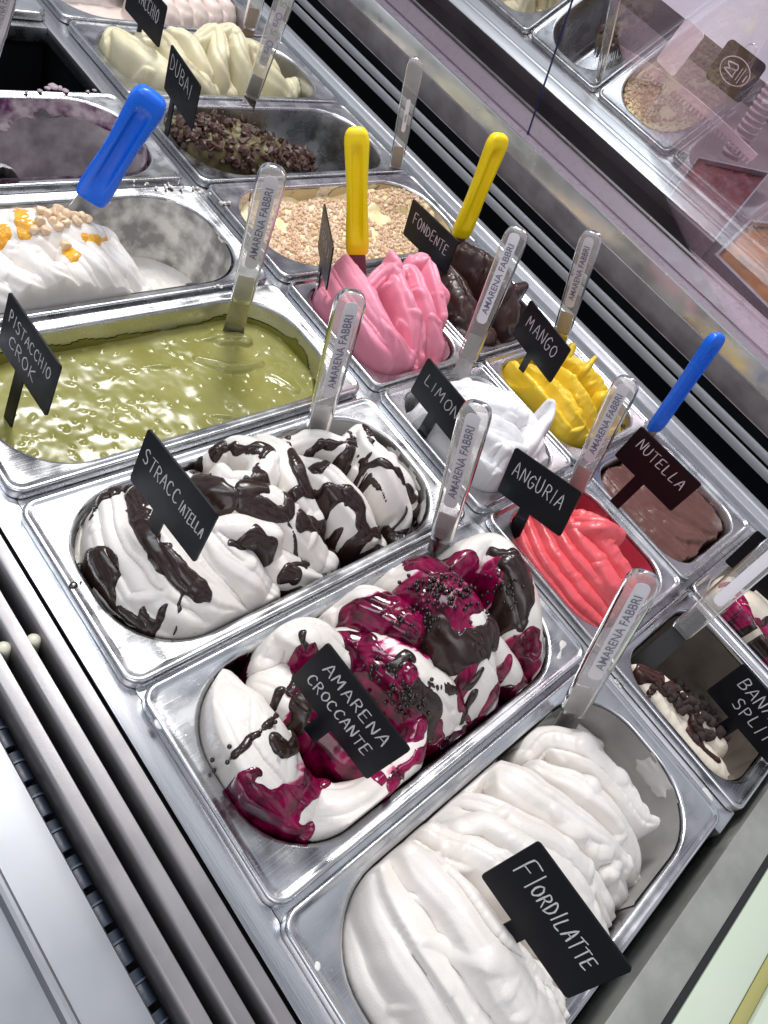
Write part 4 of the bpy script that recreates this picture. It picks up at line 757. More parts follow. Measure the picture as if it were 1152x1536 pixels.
# ---- strawberry
PINK = gelmat('strawberry_gelato', (0.79, 0.26, 0.36), 0.38, 0.3, (1, .5, .5), .002, var=(0.78, 0.28, 0.38), vscale=30)
specks(PINK, (.16, .03, .05), 300, .13, .3)
g = Gel('straw', -0.050, seed=21, res=.0008)
g.stroke([(485, 450, -.012, .012), (530, 520, -.010, .018), (590, 560, -.016, .018), (650, 550, -.015, .014)], .03, 4, .0032, 'crest')
g.stroke([(487, 432, .018, .008), (518, 484, .022, .010), (558, 530, .012, .011), (598, 553, -.006, .010)], .03, 2, .005, 'pil')
g.stroke([(499, 402, .031, .009), (530, 450, .037, .0115), (572, 505, .030, .012), (604, 532, .010, .010)], .038, 2, .006, 'pil')
g.stroke([(522, 385, .046, .0125), (555, 430, .052, .0145), (590, 485, .040, .015), (618, 525, .014, .012)], .042, 2, .004, 'crest', p=2.6)
g.stroke([(560, 420, .044, .010), (590, 395, .052, .012), (612, 430, .052, .0125), (628, 480, .034, .0125), (625, 535, -.002, .012)], .036, 4, .0032, 'crest')
g.stroke([(600, 400, .048, .008), (625, 400, .054, .011), (645, 450, .044, .012), (660, 510, .012, .012), (655, 540, -.008, .010)], .036, 3, .0032, 'crest')
g.stroke([(625, 385, .052, .010), (648, 385, .056, .012), (662, 425, .048, .011), (668, 465, .030, .009)], .034, 3, .0032, 'crest')
g.stroke([(648, 400, .05, .007), (668, 430, .044, .007), (686, 450, .034, .005)], .024)
g.stroke([(668, 445, .036, .005), (690, 430, .046, .0045), (690, 405, .052, .002)], .02); g.stroke([(672, 438, .036, .004), (698, 432, .044, .002)], .015)
g.stroke([(580, 400, .05, .006), (598, 390, .060, .007), (590, 378, .062, .004)], .02)
g.detail(70, -1.0, (.0018, .0040), (.012, .030), -.01, .0014, 2, .005, .4).fine(.0003, 160).clip_wall().blur(1).chop(.0014)
g.build('strawberry_gelato', PINK, 'pink strawberry gelato swept into tall petal folds')
wall_smear('straw', 'film', gelmat('pink_film', (0.62, 0.36, 0.42), .35, .1), g.t, .15, 22, thick=.0008, d0=.008, d1=.05)
# ---- lemon
g = Gel('limone', -0.050, seed=22, res=.0008)
g.stroke([(620, 620, -.014, .012), (650, 680, -.008, .018), (700, 740, -.018, .016)], .03, 2, .004, 'crest')
g.stroke([(650, 610, .012, .016), (690, 580, .032, .022), (750, 585, .044, .026), (800, 625, .040, .022), (815, 680, .018, .02)], .042, 3, .003, 'lip')
g.stroke([(660, 620, .022, .018), (710, 620, .044, .024), (770, 640, .042, .024), (800, 690, .018, .02)], .04, 2, .003, 'crest')
g.stroke([(680, 660, .026, .018), (730, 680, .030, .022), (780, 710, .010, .022), (800, 730, -.01, .016)], .034, 3, .005, 'lip')
g.stroke([(660, 690, .006, .016), (710, 730, .0, .018), (760, 745, -.016, .016)], .03, 2, .004, 'crest')
g.stroke([(740, 720, .0, .014), (770, 690, .020, .014), (805, 650, .040, .012), (830, 620, .050, .0075), (835, 602, .058, .004), (828, 596, .060, .002)], .034, 2, .003, 'lip')
g.stroke([(690, 600, .040, .007), (740, 600, .048, .008), (790, 620, .046, .006)], .015); g.stroke([(720, 640, .046, .008), (760, 660, .044, .007), (790, 670, .04, .005)], .018)
g.detail(46, None, (.0025, .006), (.012, .030), -.02, .0014, 2).fine(.0004, 150).clip_wall().blur(1).chop(.0012)
g.build('lemon_gelato', WHITE2, 'snow white lemon gelato with a curled pointed peak')
# ---- watermelon
CORAL = gelmat('watermelon_gelato', (0.79, 0.105, 0.125), 0.27, 0.3, (1, .4, .4), .002, var=(0.80, 0.13, 0.15), vscale=40, spec=.5)
g = Gel('anguria', -0.050, seed=23, res=.0008)
g.stroke([(779, 778, -.010, .0055), (800, 835, -.006, .0066), (846, 892, -.010, .0072), (898, 940, -.018, .007)], .030, k=.0003, p=2.4)
g.stroke([(792, 768, -.003, .0058), (817, 830, .001, .007), (863, 886, -.003, .0076), (909, 933, -.013, .007)], .034, k=.0003, p=2.4)
g.stroke([(808, 765, .004, .006), (836, 822, .008, .0073), (880, 876, .004, .0078), (921, 921, -.008, .007)], .036, k=.0003, p=2.4)
g.stroke([(826, 763, .011, .0065), (856, 814, .016, .0078), (896, 862, .012, .0082), (930, 908, -.002, .0075)], .038, k=.0003, p=2.4)
g.stroke([(846, 758, .019, .0065), (874, 800, .025, .008), (908, 842, .022, .009), (938, 885, .006, .008)], .038, k=.0003, p=2.4)
g.stroke([(870, 768, .024, .010), (900, 795, .031, .012), (930, 830, .026, .013), (955, 870, .012, .013), (970, 900, -.010, .012)], .042, 2, .004, 'lip')
g.stroke([(880, 768, .034, .010), (912, 780, .044, .011), (936, 796, .038, .008)], .03, 2, .003, 'crest')
g.stroke([(905, 840, .024, .009), (930, 870, .018, .012), (960, 890, .004, .014)], .03, 1, .002, 'flute'); g.stroke([(900, 930, -.02, .014), (950, 920, -.016, .016), (985, 890, -.018, .014)], .02, 2, .003, 'flute')
g.stroke([(850, 755, .034, .006), (838, 735, .04, .004)], .015)
g.detail(9, -.9, (.0022, .004), (.012, .030), .02, .0010, 2, .004, .4).fine(.0005, 200).clip_wall().blur(1).chop(.0018)
g.build('watermelon_gelato', CORAL, 'coral red watermelon gelato in stacked petals')
wall_smear('anguria', 'film', gelmat('coral_film', (0.50, 0.055, 0.09), .3, .1), g.t, -.45, 24, th0=5.0, th1=1.6, thick=.0009, d0=.008, d1=.06)
# ---- mango
YEL = gelmat('mango_gelato', (0.80, 0.52, 0.018), 0.34, 0.3, (1, .7, .3), .002, var=(0.82, 0.58, 0.04), vscale=40)
g = Gel('mango', -0.050, seed=24, res=.0008)
g.stroke([(765, 545, -.002, .010), (790, 590, .004, .014), (840, 640, -.004, .014), (880, 665, -.014, .012)], .03, 2, .004, 'crest')
g.stroke([(775, 540, .010, .010), (812, 580, .020, .012), (850, 625, .014, .013), (885, 655, -.004, .010)], .03, 3, .004, 'crest')
g.stroke([(800, 545, .018, .011), (840, 575, .030, .013), (870, 615, .024, .013), (890, 650, .0, .010)], .032, 3, .004, 'crest')
g.stroke([(825, 540, .022, .012), (860, 560, .034, .013), (890, 600, .026, .014), (905, 645, -.006, .013)], .034, 2, .004, 'crest')
g.stroke([(850, 530, .028, .010), (880, 545, .034, .011), (910, 580, .022, .013), (930, 625, -.01, .012)], .032, 2, .003, 'crest')
g.stroke([(850, 535, .028, .006), (862, 515, .040, .005)], .016); g.stroke([(880, 550, .034, .006), (895, 533, .044, .003)], .018); g.stroke([(905, 590, .022, .008), (925, 585, .020, .007)], .018)
g.stroke([(890, 660, -.014, .012), (930, 640, -.018, .012)], .02, 2, .003, 'crest')
g.detail(40, -.9, (.002, .0045), (.008, .024), -.01, .0016, 2, .005, .6).fine(.0010, 240).clip_wall().blur(1).chop(.0010)
g.build('mango_gelato', YEL, 'bright yellow mango gelato with ragged peaks')
# ---- dark chocolate
FOND = gelmat('dark_chocolate_gelato', (0.034, 0.013, 0.011), 0.30, 0.0, var=(0.05, 0.021, 0.017), vscale=40, spec=.5)
g = Gel('fond', -0.045, seed=25, res=.0009)
g.stroke([(680, 440, .0, .02), (710, 480, .0, .022), (745, 510, -.018, .018)], .03, 3, .004, 'flute')
g.stroke([(680, 400, .026, .016), (705, 440, .022, .018), (735, 490, -.002, .018)], .03, 2, .004, 'pil')
g.stroke([(690, 370, .042, .016), (725, 375, .050, .019), (760, 410, .044, .020), (775, 460, .020, .018), (770, 500, -.01, .014)], .044, 2, .004, 'lip')
g.stroke([(705, 365, .050, .012), (745, 390, .050, .012), (765, 425, .042, .010)], .03, 1, .002, 'flute'); g.stroke([(770, 430, .03, .008), (790, 425, .032, .005)], .016)
g.detail(30, None, (.002, .005), (.008, .026), -.02, .0016, 2, .005, .6).fine(.0008, 200).clip_wall().blur(1).chop(.0020)
g.build('dark_chocolate_gelato', FOND, 'near-black chocolate gelato with glossy torn folds')
# ---- hazelnut cream
g = Gel('nut', -0.014, seed=26, res=.0010, rough=.0008)
g.stroke([(905, 700, -.010, .014), (960, 760, -.009, .018), (1010, 810, -.009, .02), (1050, 840, -.012, .018), (1075, 810, -.010, .012)], .007, 4, .0022, 'lip')
g.stroke([(930, 690, -.011, .014), (1000, 740, -.007, .018), (1060, 780, -.008, .018)], .007, 3, .0018, 'lip'); g.stroke([(990, 770, -.008, .014), (1020, 790, -.006, .016), (1050, 800, -.008, .012)], .006, 3, .0016, 'pil')
g.fine(.0006, 120).blur(1)
NUTC = gelmat('hazelnut_cream', (0.125, 0.050, 0.040), 0.32, 0.05, var=(0.15, 0.064, 0.052), vscale=20, spec=.45)
keepw = fnoise(g.X, g.Y, 88, 70, 3) * .004
g.H = np.where(g.inside(0) + keepw < .004, -0.02 - np.clip(.004 - g.inside(0) - keepw, 0, .004) * 8, g.H)
g.build('hazelnut_cream', NUTC, 'smooth brown hazelnut cream nearly filling its square pan', cat='cream')
# ---- banana split: scooped, cookie crumbs along the near side
COOKIE = mat('cookie', (0.030, 0.018, 0.015), 0.6, var=(0.055, 0.034, 0.028), vscale=150, bump=.6, bscale=500)
g = Gel('banana', -0.095, seed=31, res=.0010)
g.H += np.clip(fnoise(g.X, g.Y, 33, 25, 3), -.3, 1) * .003
g.stroke([(955, 1005, -.010, .012), (985, 1030, -.012, .018), (1030, 1090, -.022, .022), (1075, 1140, -.026, .020), (1095, 1165, -.03, .014)], .040, 3, .004, 'flute')
g.stroke([(960, 1000, -.004, .008), (1000, 1020, -.006, .011), (1040, 1060, -.014, .014), (1085, 1110, -.024, .014)], .03, 2, .003, 'flute')
g.fine(.0008, 160).clip_wall().blur(1).chop(.002)
CREAMG = gelmat('cream_gelato', (0.80, 0.72, 0.60), .38)
g.build('banana_split_gelato', CREAMG, 'leftover cream gelato with chocolate sauce and cookie crumbs')
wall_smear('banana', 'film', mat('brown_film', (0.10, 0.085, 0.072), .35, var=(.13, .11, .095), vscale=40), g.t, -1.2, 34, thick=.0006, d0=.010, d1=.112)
CHOCB = mat('milk_chocolate_sauce', (0.050, 0.017, 0.012), 0.16, rvar=.05)
g.sauce('chocolate_sauce', g.field([[(962, 1008, .006), (985, 1012, .006), (1010, 1030, .005), (1035, 1050, .006)], [(975, 1035, .003), (985, 1025, .003)], [(1040, 1080, .006), (1035, 1100, .004), (1060, 1130, .005), (1075, 1140, .004)], [(1020, 1045, .004), (1040, 1065, .006)]], .0014), CHOCB, .002)
ck = [mesh_data('cookie_crumb', *chunk(70 + k, 1, .8, 2, .7), COOKIE) for k in range(5)]
for k in range(95):
    t = rng.random(); x = 1000 + 78 * t + rng.normal() * 13; y = 1025 + 80 * t + rng.normal() * 13; o = link('cookie_crumb', ck[k % 5], g.t); r = rng.uniform(.0018, .0062); o.scale = (r, r, r); o.rotation_euler = rng.uniform(0, 6, 3); o.location = g.place(x, y, r * .5) - np.array(g.t.location)
# ---- cherry-chocolate pan at the right edge
g = Gel('cherry', -0.045, seed=32, res=.0011)
g.stroke([(1075, 880, .002, .016), (1060, 900, .012, .020), (1100, 960, .006, .022), (1150, 1020, -.006, .02), (1190, 1060, -.02, .02)], .034, 2, .004, 'lip')
g.stroke([(1100, 870, .012, .016), (1120, 915, .02, .018), (1150, 960, .014, .018), (1200, 1010, -.0, .018)], .03, 3, .004, 'flute'); g.stroke([(1110, 935, .014, .008), (1120, 960, .010, .008), (1135, 985, .0, .008)], .02); g.stroke([(1140, 900, .02, .02), (1200, 960, .01, .02)], .03)
g.fine(.0006, 150).clip_wall().blur(1).chop(.0026)
g.build('cherry_swirl_gelato', CREAMG, 'cream gelato swirled with magenta sauce at the right edge')
g.sauce('magenta_sauce', g.field([[(1100, 905, .006), (1120, 925, .008), (1150, 945, .010)], [(1115, 900, .008), (1090, 880, .005)], [(1140, 985, .006), (1152, 1000, .006)], [(1160, 960, .01), (1180, 980, .01)]], .003), mat('magenta_sauce', (0.50, 0.010, 0.12), .2, var=(.14, .002, .03), vscale=90), .0014)
g.sauce('chocolate_sauce', g.field([[(1110, 915, .004), (1122, 940, .004)], [(1135, 965, .006), (1150, 985, .005)], [(1148, 930, .005)]], .002, seed=3), CHOC, .0016)
# ---- crumble pan
g = Gel('crumble', -0.022, seed=33, res=.0012, rough=.002)
g.stroke([(560, 300, -.012, .02), (600, 290, -.004, .02), (660, 320, -.008, .016), (690, 345, -.012, .012)], .02, 3, .003, 'flute'); g.stroke([(360, 300, -.016, .012), (480, 275, -.010, .016), (560, 285, -.012, .014)], .016, 3, .002, 'flute')
g.fine(.001, 150).blur(1)
CUST = gelmat('custard_gelato', (0.78, 0.66, 0.36), .35, var=(.82, .74, .52), vscale=30)
g.build('custard_gelato', CUST, 'pale custard gelato covered with golden crumble')
CRU = mat('golden_crumble', (0.62, 0.42, 0.27), .6, var=(.76, .60, .45), vscale=90, bump=.3, bscale=400)
cv = [chunk(80 + k, 1, .8, 1) for k in range(6)]; V = []; F = []
for k in range(5200):
    x = rng.uniform(375, 690); y = rng.uniform(285, 392)
    p = at(x, y, -.018)
    i = int((p[0] - g.xs[0]) / g.res); j = int((p[1] - g.ys[0]) / g.res)
    if not (2 < i < len(g.xs) - 2 and 2 < j < len(g.ys) - 2): continue
    if g.inside(.006)[i, j] <= 0 if False else min(g.hx - abs(p[0] - g.cx), g.hy - abs(p[1] - g.cy)) < .006: continue
    if fnoise(np.array([p[0]]), np.array([p[1]]), 90, 30, 2)[0] < -.75 or (x > 640 and rng.random() < .8): continue
    v, f = cv[k % 6]; r = rng.uniform(.0009, .0036) * (1.25 if k % 9 == 0 else 1); R3 = np.array(Matrix.Rotation(rng.uniform(0, 6), 3, Vector(rng.normal(size=3)))); o = len(V); V += [tuple(R3 @ np.array(q) * r + np.array([p[0], p[1], g.H[i, j] + r * .5])) for q in v]; F += [tuple(q + o for q in ff) for ff in f]
o = obj('crumble', V, F, CRU, g.t, False); local(o); o['kind'] = 'stuff'
wall_smear('crumble', 'film', mat('custard_film', (0.55, 0.46, 0.25), .3), g.t, .0, 35, thick=.001, d0=.006, d1=.03)
# ---- chocolate shards pan
g = Gel('dubai', -0.150, seed=34, res=.0012)
g.stroke([(265, 185, .008, .03), (310, 190, .014, .042), (365, 195, .012, .045), (410, 212, -.008, .036), (450, 232, -.034, .026)], .034, p=4)
g.fine(.0025, 90).clip_wall().blur(1)
PALEG = gelmat('pale_pistachio', (0.16, 0.135, 0.055), .5, var=(.045, .022, .016), vscale=90)
g.build('pistachio_shard_gelato', PALEG, 'heap of chocolate shards over green gelato in the half empty pan', cut=-.112)
SHARD = mat('chocolate_shard', (0.055, 0.024, 0.018), .38, var=(.075, .036, .028), vscale=50, bump=.2)
sk = [mesh_data('chocolate_piece', *chunk(100 + k, 1, .6, 1, .6), SHARD, False) for k in range(6)]
def slab(seed):
    r_ = np.random.default_rng(seed); n = 5; a = np.sort(r_.uniform(0, 6.28, n)); P = [(math.cos(t) * r_.uniform(.7, 1), math.sin(t) * r_.uniform(.5, .9)) for t in a]; V = [(x, y, .12) for x, y in P] + [(x, y, -.12) for x, y in P]; return V, [tuple(range(n)), tuple(reversed(range(n, 2 * n)))] + [(i, i + n, (i + 1) % n + n, (i + 1) % n) for i in range(n)]
ss = [mesh_data('chocolate_shard', *slab(120 + k), SHARD, False) for k in range(9)]
for k in range(70):
    t = rng.random(); x = 268 + 195 * t; y = rng.uniform(165, 205 + 40 * min(t * 2, 1)); y = max(y, 150 + 75 * max(t - .45, 0) / .55); r = rng.uniform(.005, .010); o = link('chocolate_shard', ss[k % 9], g.t); o.scale = (r, r, r); o.rotation_euler = (rng.uniform(-1.2, 1.2), rng.uniform(-1.2, 1.2), rng.uniform(0, 6)); o.location = g.place(x, y, .003) - np.array(g.t.location)
for k in range(290):
    t = rng.random(); x = 262 + 208 * t; lo = 172 - 22 * math.sin(min(t * 2.2, 1) * 1.57) + 78 * max(t - .45, 0) / .55; hi = 212 + 44 * min(t * 2, 1); y = rng.uniform(lo, hi)
    r = rng.uniform(.003, .0082); o = link('chocolate_piece', sk[k % 6], g.t); o.scale = (r, r, r); o.rotation_euler = rng.uniform(0, 6, 3); o.location = g.place(x, y, r * .4) - np.array(g.t.location)
for k, (x, y, r) in enumerate([(310, 165, .013), (360, 170, .016), (322, 218, .014), (368, 215, .010), (430, 235, .009), (300, 195, .008), (395, 185, .007), (290, 215, .010), (345, 235, .012), (285, 180, .008), (460, 235, .006), (410, 205, .007)]):
    o = link('chocolate_shard', ss[k % 9], g.t); o.scale = (r, r, r); o.rotation_euler = (rng.uniform(-.7, .3), rng.uniform(-.7, .2), rng.uniform(0, 6)); o.location = g.place(x, y, .004) - np.array(g.t.location)
# ---- pale pistachio gelato
PIS = gelmat('pistachio_gelato', (0.66, 0.60, 0.40), .4, .3, var=(.70, .65, .46), vscale=30)
g = Gel('pisttop', -0.060, seed=35, res=.0011)
g.stroke([(160, 85, -.012, .016), (200, 105, -.008, .022), (240, 125, -.02, .02), (300, 130, -.03, .016)], .03, 4, .003, 'flute')
g.stroke([(158, 55, .014, .012), (175, 40, .026, .016), (215, 65, .028, .018), (260, 100, .016, .018), (300, 128, -.015, .016)], .04, 2, .005, 'pil')
g.stroke([(215, 45, .03, .012), (245, 45, .036, .015), (275, 80, .030, .016), (310, 118, .0, .016)], .036, 3, .004, 'pil')
g.stroke([(260, 40, .034, .010), (285, 50, .034, .014), (305, 85, .018, .015), (320, 125, -.012, .015)], .036, 3, .004, 'flute')
g.stroke([(300, 50, .026, .010), (325, 35, .034, .013), (335, 75, .022, .016), (345, 125, -.015, .016)], .036, 4, .004, 'flute')
g.stroke([(330, 38, .034, .010), (352, 35, .036, .013), (368, 70, .022, .017), (380, 120, -.015, .018)], .036, 4, .004, 'flute')
g.stroke([(360, 55, .018, .012), (390, 65, .016, .016), (415, 100, .0, .018), (430, 125, -.02, .015)], .034, 3, .004, 'flute')
g.stroke([(430, 125, -.02, .014), (460, 110, -.012, .018), (480, 120, -.022, .014)], .03, 2, .003, 'flute')
g.detail(50, -.9, (.002, .005), (.012, .035), -.03, .0014, 2, .005, .35).fine(.0004, 150).clip_wall().blur(1).chop(.0026)
g.build('pistachio_gelato', PIS, 'pale cream-green pistachio gelato in draped folds')
# ---- pinkish gelato at the very top
g = Gel('top', -0.055, seed=36, res=.0016)
for k in range(7): x = 230 + 22 * k; g.stroke([(x - 14, -30, .0, .02), (x, -8, .004, .02), (x + 14, 14, -.012, .016)], .03, 3, .004, 'flute')
g.fine(.0006, 120).clip_wall().blur(1).chop(.0026)
g.build('pinkish_gelato', gelmat('blush_gelato', (0.78, 0.66, 0.60), .4), 'pinkish white gelato just inside the photo top edge')
g = Gel('strac', -0.060, seed=3, res=.0009)
g.stroke([(118, 790, -.010, .014), (118, 850, -.014, .018), (150, 905, -.025, .020)], .022, 2, .004, 'lip')
g.stroke([(140, 870, -.016, .016), (190, 915, -.018, .020), (250, 950, -.022, .020), (320, 950, -.022, .016)], .022, 2, .004, 'lip')
g.stroke([(147, 765, .010, .008), (158, 820, .015, .010), (197, 882, .013, .011), (250, 928, .006, .012), (310, 948, -.010, .012)], .030, 2, .005, 'pil', ph=.3)
g.stroke([(172, 738, .018, .011), (190, 800, .026, .014), (232, 855, .026, .016), (285, 900, .018, .017), (340, 928, -.002, .015)], .034, 2, .005, 'pil', p=2.6)
g.stroke([(215, 738, .024, .014), (245, 790, .034, .017), (290, 845, .032, .019), (335, 890, .018, .019), (375, 915, -.008, .015)], .034, 3, .0035, 'pil', p=2.4)
g.stroke([(290, 765, .034, .013), (335, 810, .034, .018), (378, 850, .022, .019), (403, 885, .0, .016)], .034, 4, .0034, 'pil', p=2.3)
g.stroke([(330, 782, .038, .010), (365, 780, .042, .012), (410, 788, .036, .009)], .018, 2, .003, 'lip')
g.stroke([(290, 720, .022, .020), (340, 725, .038, .022), (400, 735, .040, .022), (450, 775, .024, .022), (490, 830, -.008, .020)], .034, 2, .005, 'lip')
g.stroke([(315, 672, .014, .012), (355, 655, .026, .014), (400, 672, .036, .014), (395, 702, .040, .012), (355, 712, .040, .010), (335, 698, .036, .008)], .022, 2, .003, 'crest')
g.stroke([(395, 650, .018, .011), (425, 668, .034, .014), (448, 710, .036, .015), (470, 765, .018, .016)], .030, 3, .004, 'crest')
g.stroke([(440, 660, .016, .010), (480, 650, .026, .012), (525, 660, .026, .010)], .020, 3, .003, 'crest')
g.stroke([(455, 690, .020, .014), (500, 705, .034, .017), (545, 760, .020, .021), (570, 815, -.012, .018)], .034, 4, .0035, 'crest')
g.stroke([(520, 660, .022, .010), (545, 638, .030, .009), (560, 660, .034, .013), (590, 700, .030, .0165), (608, 755, .004, .017), (600, 795, -.018, .014)], .034, 3, .004, 'crest')
g.stroke([(590, 690, .014, .008), (615, 718, .008, .010), (624, 755, -.012, .010)], .022)
g.stroke([(400, 820, .012, .014), (440, 840, .004, .018), (480, 850, -.014, .016)], .025, 3, .004, 'crest')
g.detail(40, None, (.0022, .006), (.010, .028), -.03, .0012, 2).fine(.00025, 150).clip_wall().blur(1).chop(.0022)
g.build('stracciatella_gelato', WHITE, 'white gelato ribbons dripped with dark chocolate')
sd = g.field([[(158, 742, 0.0034), (185, 742, 0.0067), (212, 790, 0.0071), (245, 840, 0.0076), (280, 868, 0.0084), (300, 885, 0.0067)], [(280, 885, 0.0034), (270, 915, 0.0021), (267, 932, 0.0010)], [(147, 752, 0.0021), (146, 775, 0.0017)],
 [(118, 845, 0.0050), (150, 850, 0.0084), (170, 870, 0.0059)], [(160, 895, 0.0059), (185, 930, 0.0059), (215, 950, 0.0042)], [(215, 910, 0.0050), (240, 935, 0.0050), (252, 905, 0.0025)], [(268, 940, 0.0013), (267, 955, 0.0017)], [(135, 870, 0.0042), (170, 905, 0.0034)], [(120, 870, 0.0050)], [(225, 955, 0.0050)],
 [(285, 705, 0.0067), (315, 725, 0.0101), (340, 748, 0.0059), (330, 760, 0.0050)], [(318, 682, 0.0034), (345, 668, 0.0034), (365, 668, 0.0042), (400, 672, 0.0034), (395, 690, 0.0034)], [(395, 728, 0.0092), (365, 748, 0.0076), (420, 765, 0.0067), (450, 740, 0.0067), (465, 750, 0.0050)], [(345, 818, 0.0034), (380, 812, 0.0050), (408, 825, 0.0042)], [(425, 650, 0.0034), (440, 685, 0.0046), (455, 730, 0.0050)],
 [(460, 680, 0.0025), (500, 660, 0.0020), (530, 668, 0.0020)], [(475, 700, 0.0059), (510, 690, 0.0059), (520, 700, 0.0042)], [(490, 740, 0.0067), (530, 750, 0.0067), (550, 790, 0.0042)], [(450, 780, 0.0059), (480, 800, 0.0067), (500, 820, 0.0042)], [(540, 638, 0.0034), (555, 660, 0.0034)], [(545, 700, 0.0025), (575, 692, 0.0038), (600, 715, 0.0042), (615, 745, 0.0042)], [(555, 720, 0.0020), (575, 752, 0.0015)], [(560, 800, 0.0042), (520, 830, 0.0059)], [(604, 760, 0.0025), (590, 790, 0.0025)], [(440, 865, 0.0050), (430, 850, 0.0042), (460, 840, 0.0034)], [(470, 745, 0.0042), (485, 775, 0.0042)], [(560, 650, 0.0013), (548, 690, 0.0012), (560, 730, 0.0013)], [(350, 660, 0.0012), (390, 690, 0.0012), (380, 715, 0.0013)], [(430, 790, 0.0013), (445, 830, 0.0012), (455, 850, 0.0017)], [(200, 745, 0.0013), (225, 800, 0.0012)], [(500, 650, 0.0012), (540, 690, 0.0012), (560, 760, 0.0012)]], .0036, 120)
sd = np.maximum(sd, np.clip(-0.017 - g.H, -.01, .02) * .3 + fnoise(g.X, g.Y, 8, 55, 2) * .0022)
g.sauce('chocolate_sauce', sd, CHOC, .0021, .0030)

wall_smear('strac', 'melt_film', SMEAR, g.t, .0, 74, th0=2.2, th1=4.0, thick=.0016, d0=.003, d1=.06, scale=22)
wall_smear('strac', 'melt_film', SMEAR, g.t, .05, 75, th0=5.4, th1=1.2, thick=.0012, d0=.003, d1=.06, scale=22)
# ------------------------------------------------------------------ beyond the glass
BACK = mat('dark_floor', (0.075, 0.050, 0.050), 0.5, var=(0.13, 0.075, 0.072), vscale=5)
structure(obj('customer_floor', [(1.03, -3, -0.55), (6, -3, -0.55), (6, 6, -0.55), (1.03, 6, -0.55)], [(0, 1, 2, 3)], BACK, smooth=False))
def on_ray(px, py, x): d = raydir(px, py); return CAM + d * ((x - CAM[0]) / d[0])
def quad_card(name, px4, x4, mat_, th=0.002):
    P = [on_ray(*p, x) for p, x in zip(px4, x4)]; n = np.cross(P[1] - P[0], P[3] - P[0]); n /= np.linalg.norm(n); c = sum(P) / 4; t = empty(name, c)
    V = [p - c for p in P] + [p - c - n * th * (1 if n @ (CAM - c) > 0 else -1) for p in P]
    return t, V, [(0, 1, 2, 3), (7, 6, 5, 4), (0, 4, 5, 1), (1, 5, 6, 2), (2, 6, 7, 3), (3, 7, 4, 0)]
def card_mesh(name, corners_px, x0, mat_, r=0.2, tilt=0.0):
    P = [on_ray(*p, x0 + tilt * k) for p, k in zip(corners_px, (0, 0, 1, 1))]; c = sum(P) / 4; ux = P[1] - P[0]; uy = P[3] - P[0]; w = np.linalg.norm(ux); h = np.linalg.norm(uy); ux /= w; n = np.cross(ux, uy); n /= np.linalg.norm(n)
    if n @ (CAM - c) < 0: n = -n
    uy = np.cross(n, ux); mw = np.eye(4); mw[:3, 0] = ux; mw[:3, 1] = uy; mw[:3, 2] = n; mw[:3, 3] = c; return mw, w, h
CARD = mat('white_card', (0.80, 0.74, 0.76), .5)
mw, w, h = card_mesh('card', [(983, 92), (1030, 28), (1058, 50), (1012, 114)], 1.16, CARD)
L = [[(x, y, z) for x, y, _ in rrect(w, h, .006, 5)] for z in (0, .0015)]; V, F = loft(L, True, True); o = obj('blank_card', V, F, CARD, None, False); o.matrix_world = Matrix(mw.tolist()); tag(o, 'blank white rounded card seen through the glass', 'card')
mw, w, h = card_mesh('tag', [(1056, 118), (1096, 60), (1152, 92), (1112, 156)], 1.15, PLATE)
t = empty('hanging_tag'); t.matrix_world = Matrix(mw.tolist()); tag(t, 'black hanging tag with a white oval emblem behind the glass', 'tag')
L = [[(x, y, z) for x, y, _ in rrect(w, h, .008, 5)] for z in (0, .002)]; V, F = loft(L, True, True); obj('tag_body', V, F, PLATE, t, False)
def ring_mesh(a, b, wd, n=48): 
    V = []; F = []
    for k in range(n): c_, s_ = math.cos(2 * math.pi * k / n), math.sin(2 * math.pi * k / n); V += [(a * c_, b * s_, .0026), ((a - wd) * c_, (b - wd) * s_, .0026)]
    for k in range(n): i = 2 * k; j = 2 * ((k + 1) % n); F.append((i, j, j + 1, i + 1))
    return V, F
V, F = ring_mesh(w * .30, h * .36, .0012); obj('emblem_ring', V, F, INK, t, False)
V = []; F = []
for pl in ([(-.2, -.05), (-.1, .3), (.02, .0), (-.12, -.02), (-.2, -.05)], [(-.02, .16), (.12, .3), (.2, .02), (.06, -.04), (-.02, .16)], [(-.26, -.22), (.26, -.22)], [(-.2, -.14), (.2, -.14)], [(-.1, -.34), (.1, -.34)]): ribbon(smooth_poly([(x * w * .7, y * h * .8) for x, y in pl]), .0016, V, F, .0026)
obj('emblem', V, F, INK, t, False)
W3 = []
for k in range(13): a = math.pi * k / 12; W3.append((w * .5 + .010 * math.sin(a), h * .12 * math.cos(a), .001))
loops = [[(p[0] + .0008 * math.cos(q), p[1], p[2] + .0008 * math.sin(q)) for q in [2 * math.pi * j / 8 for j in range(8)]] for p in W3]; V, F = loft(loops, True, True); obj('wire_loop', V, F, STEEL, t)
CUP = mat('pale_cup', (0.50, 0.44, 0.45), .45)
def cup_stack(p0, p1, x0, x1, r, label, n):
    a = on_ray(*p0, x0); b = on_ray(*p1, x1); ax = b - a; Ln = np.linalg.norm(ax); ax /= Ln; u = np.cross(ax, [0, 0, 1.]); u /= np.linalg.norm(u); v = np.cross(u, ax); t = empty('cup_stack', a); tag(t, label, 'cups')
    for k in range(n):
        c = ax * Ln * k / n; lo = []
        for s_, rr in ((0, r * .86), (Ln / n * .55, r * .90), (Ln / n * .6, r), (Ln / n * .9, r), (Ln / n * .95, r * .88)): lo.append([tuple(c + ax * s_ + (u * math.cos(q) + v * math.sin(q)) * rr) for q in [2 * math.pi * j / 18 for j in range(18)]])
        V, F = loft(lo, True, True); obj('cup', V, F, CUP, t, True, 35)
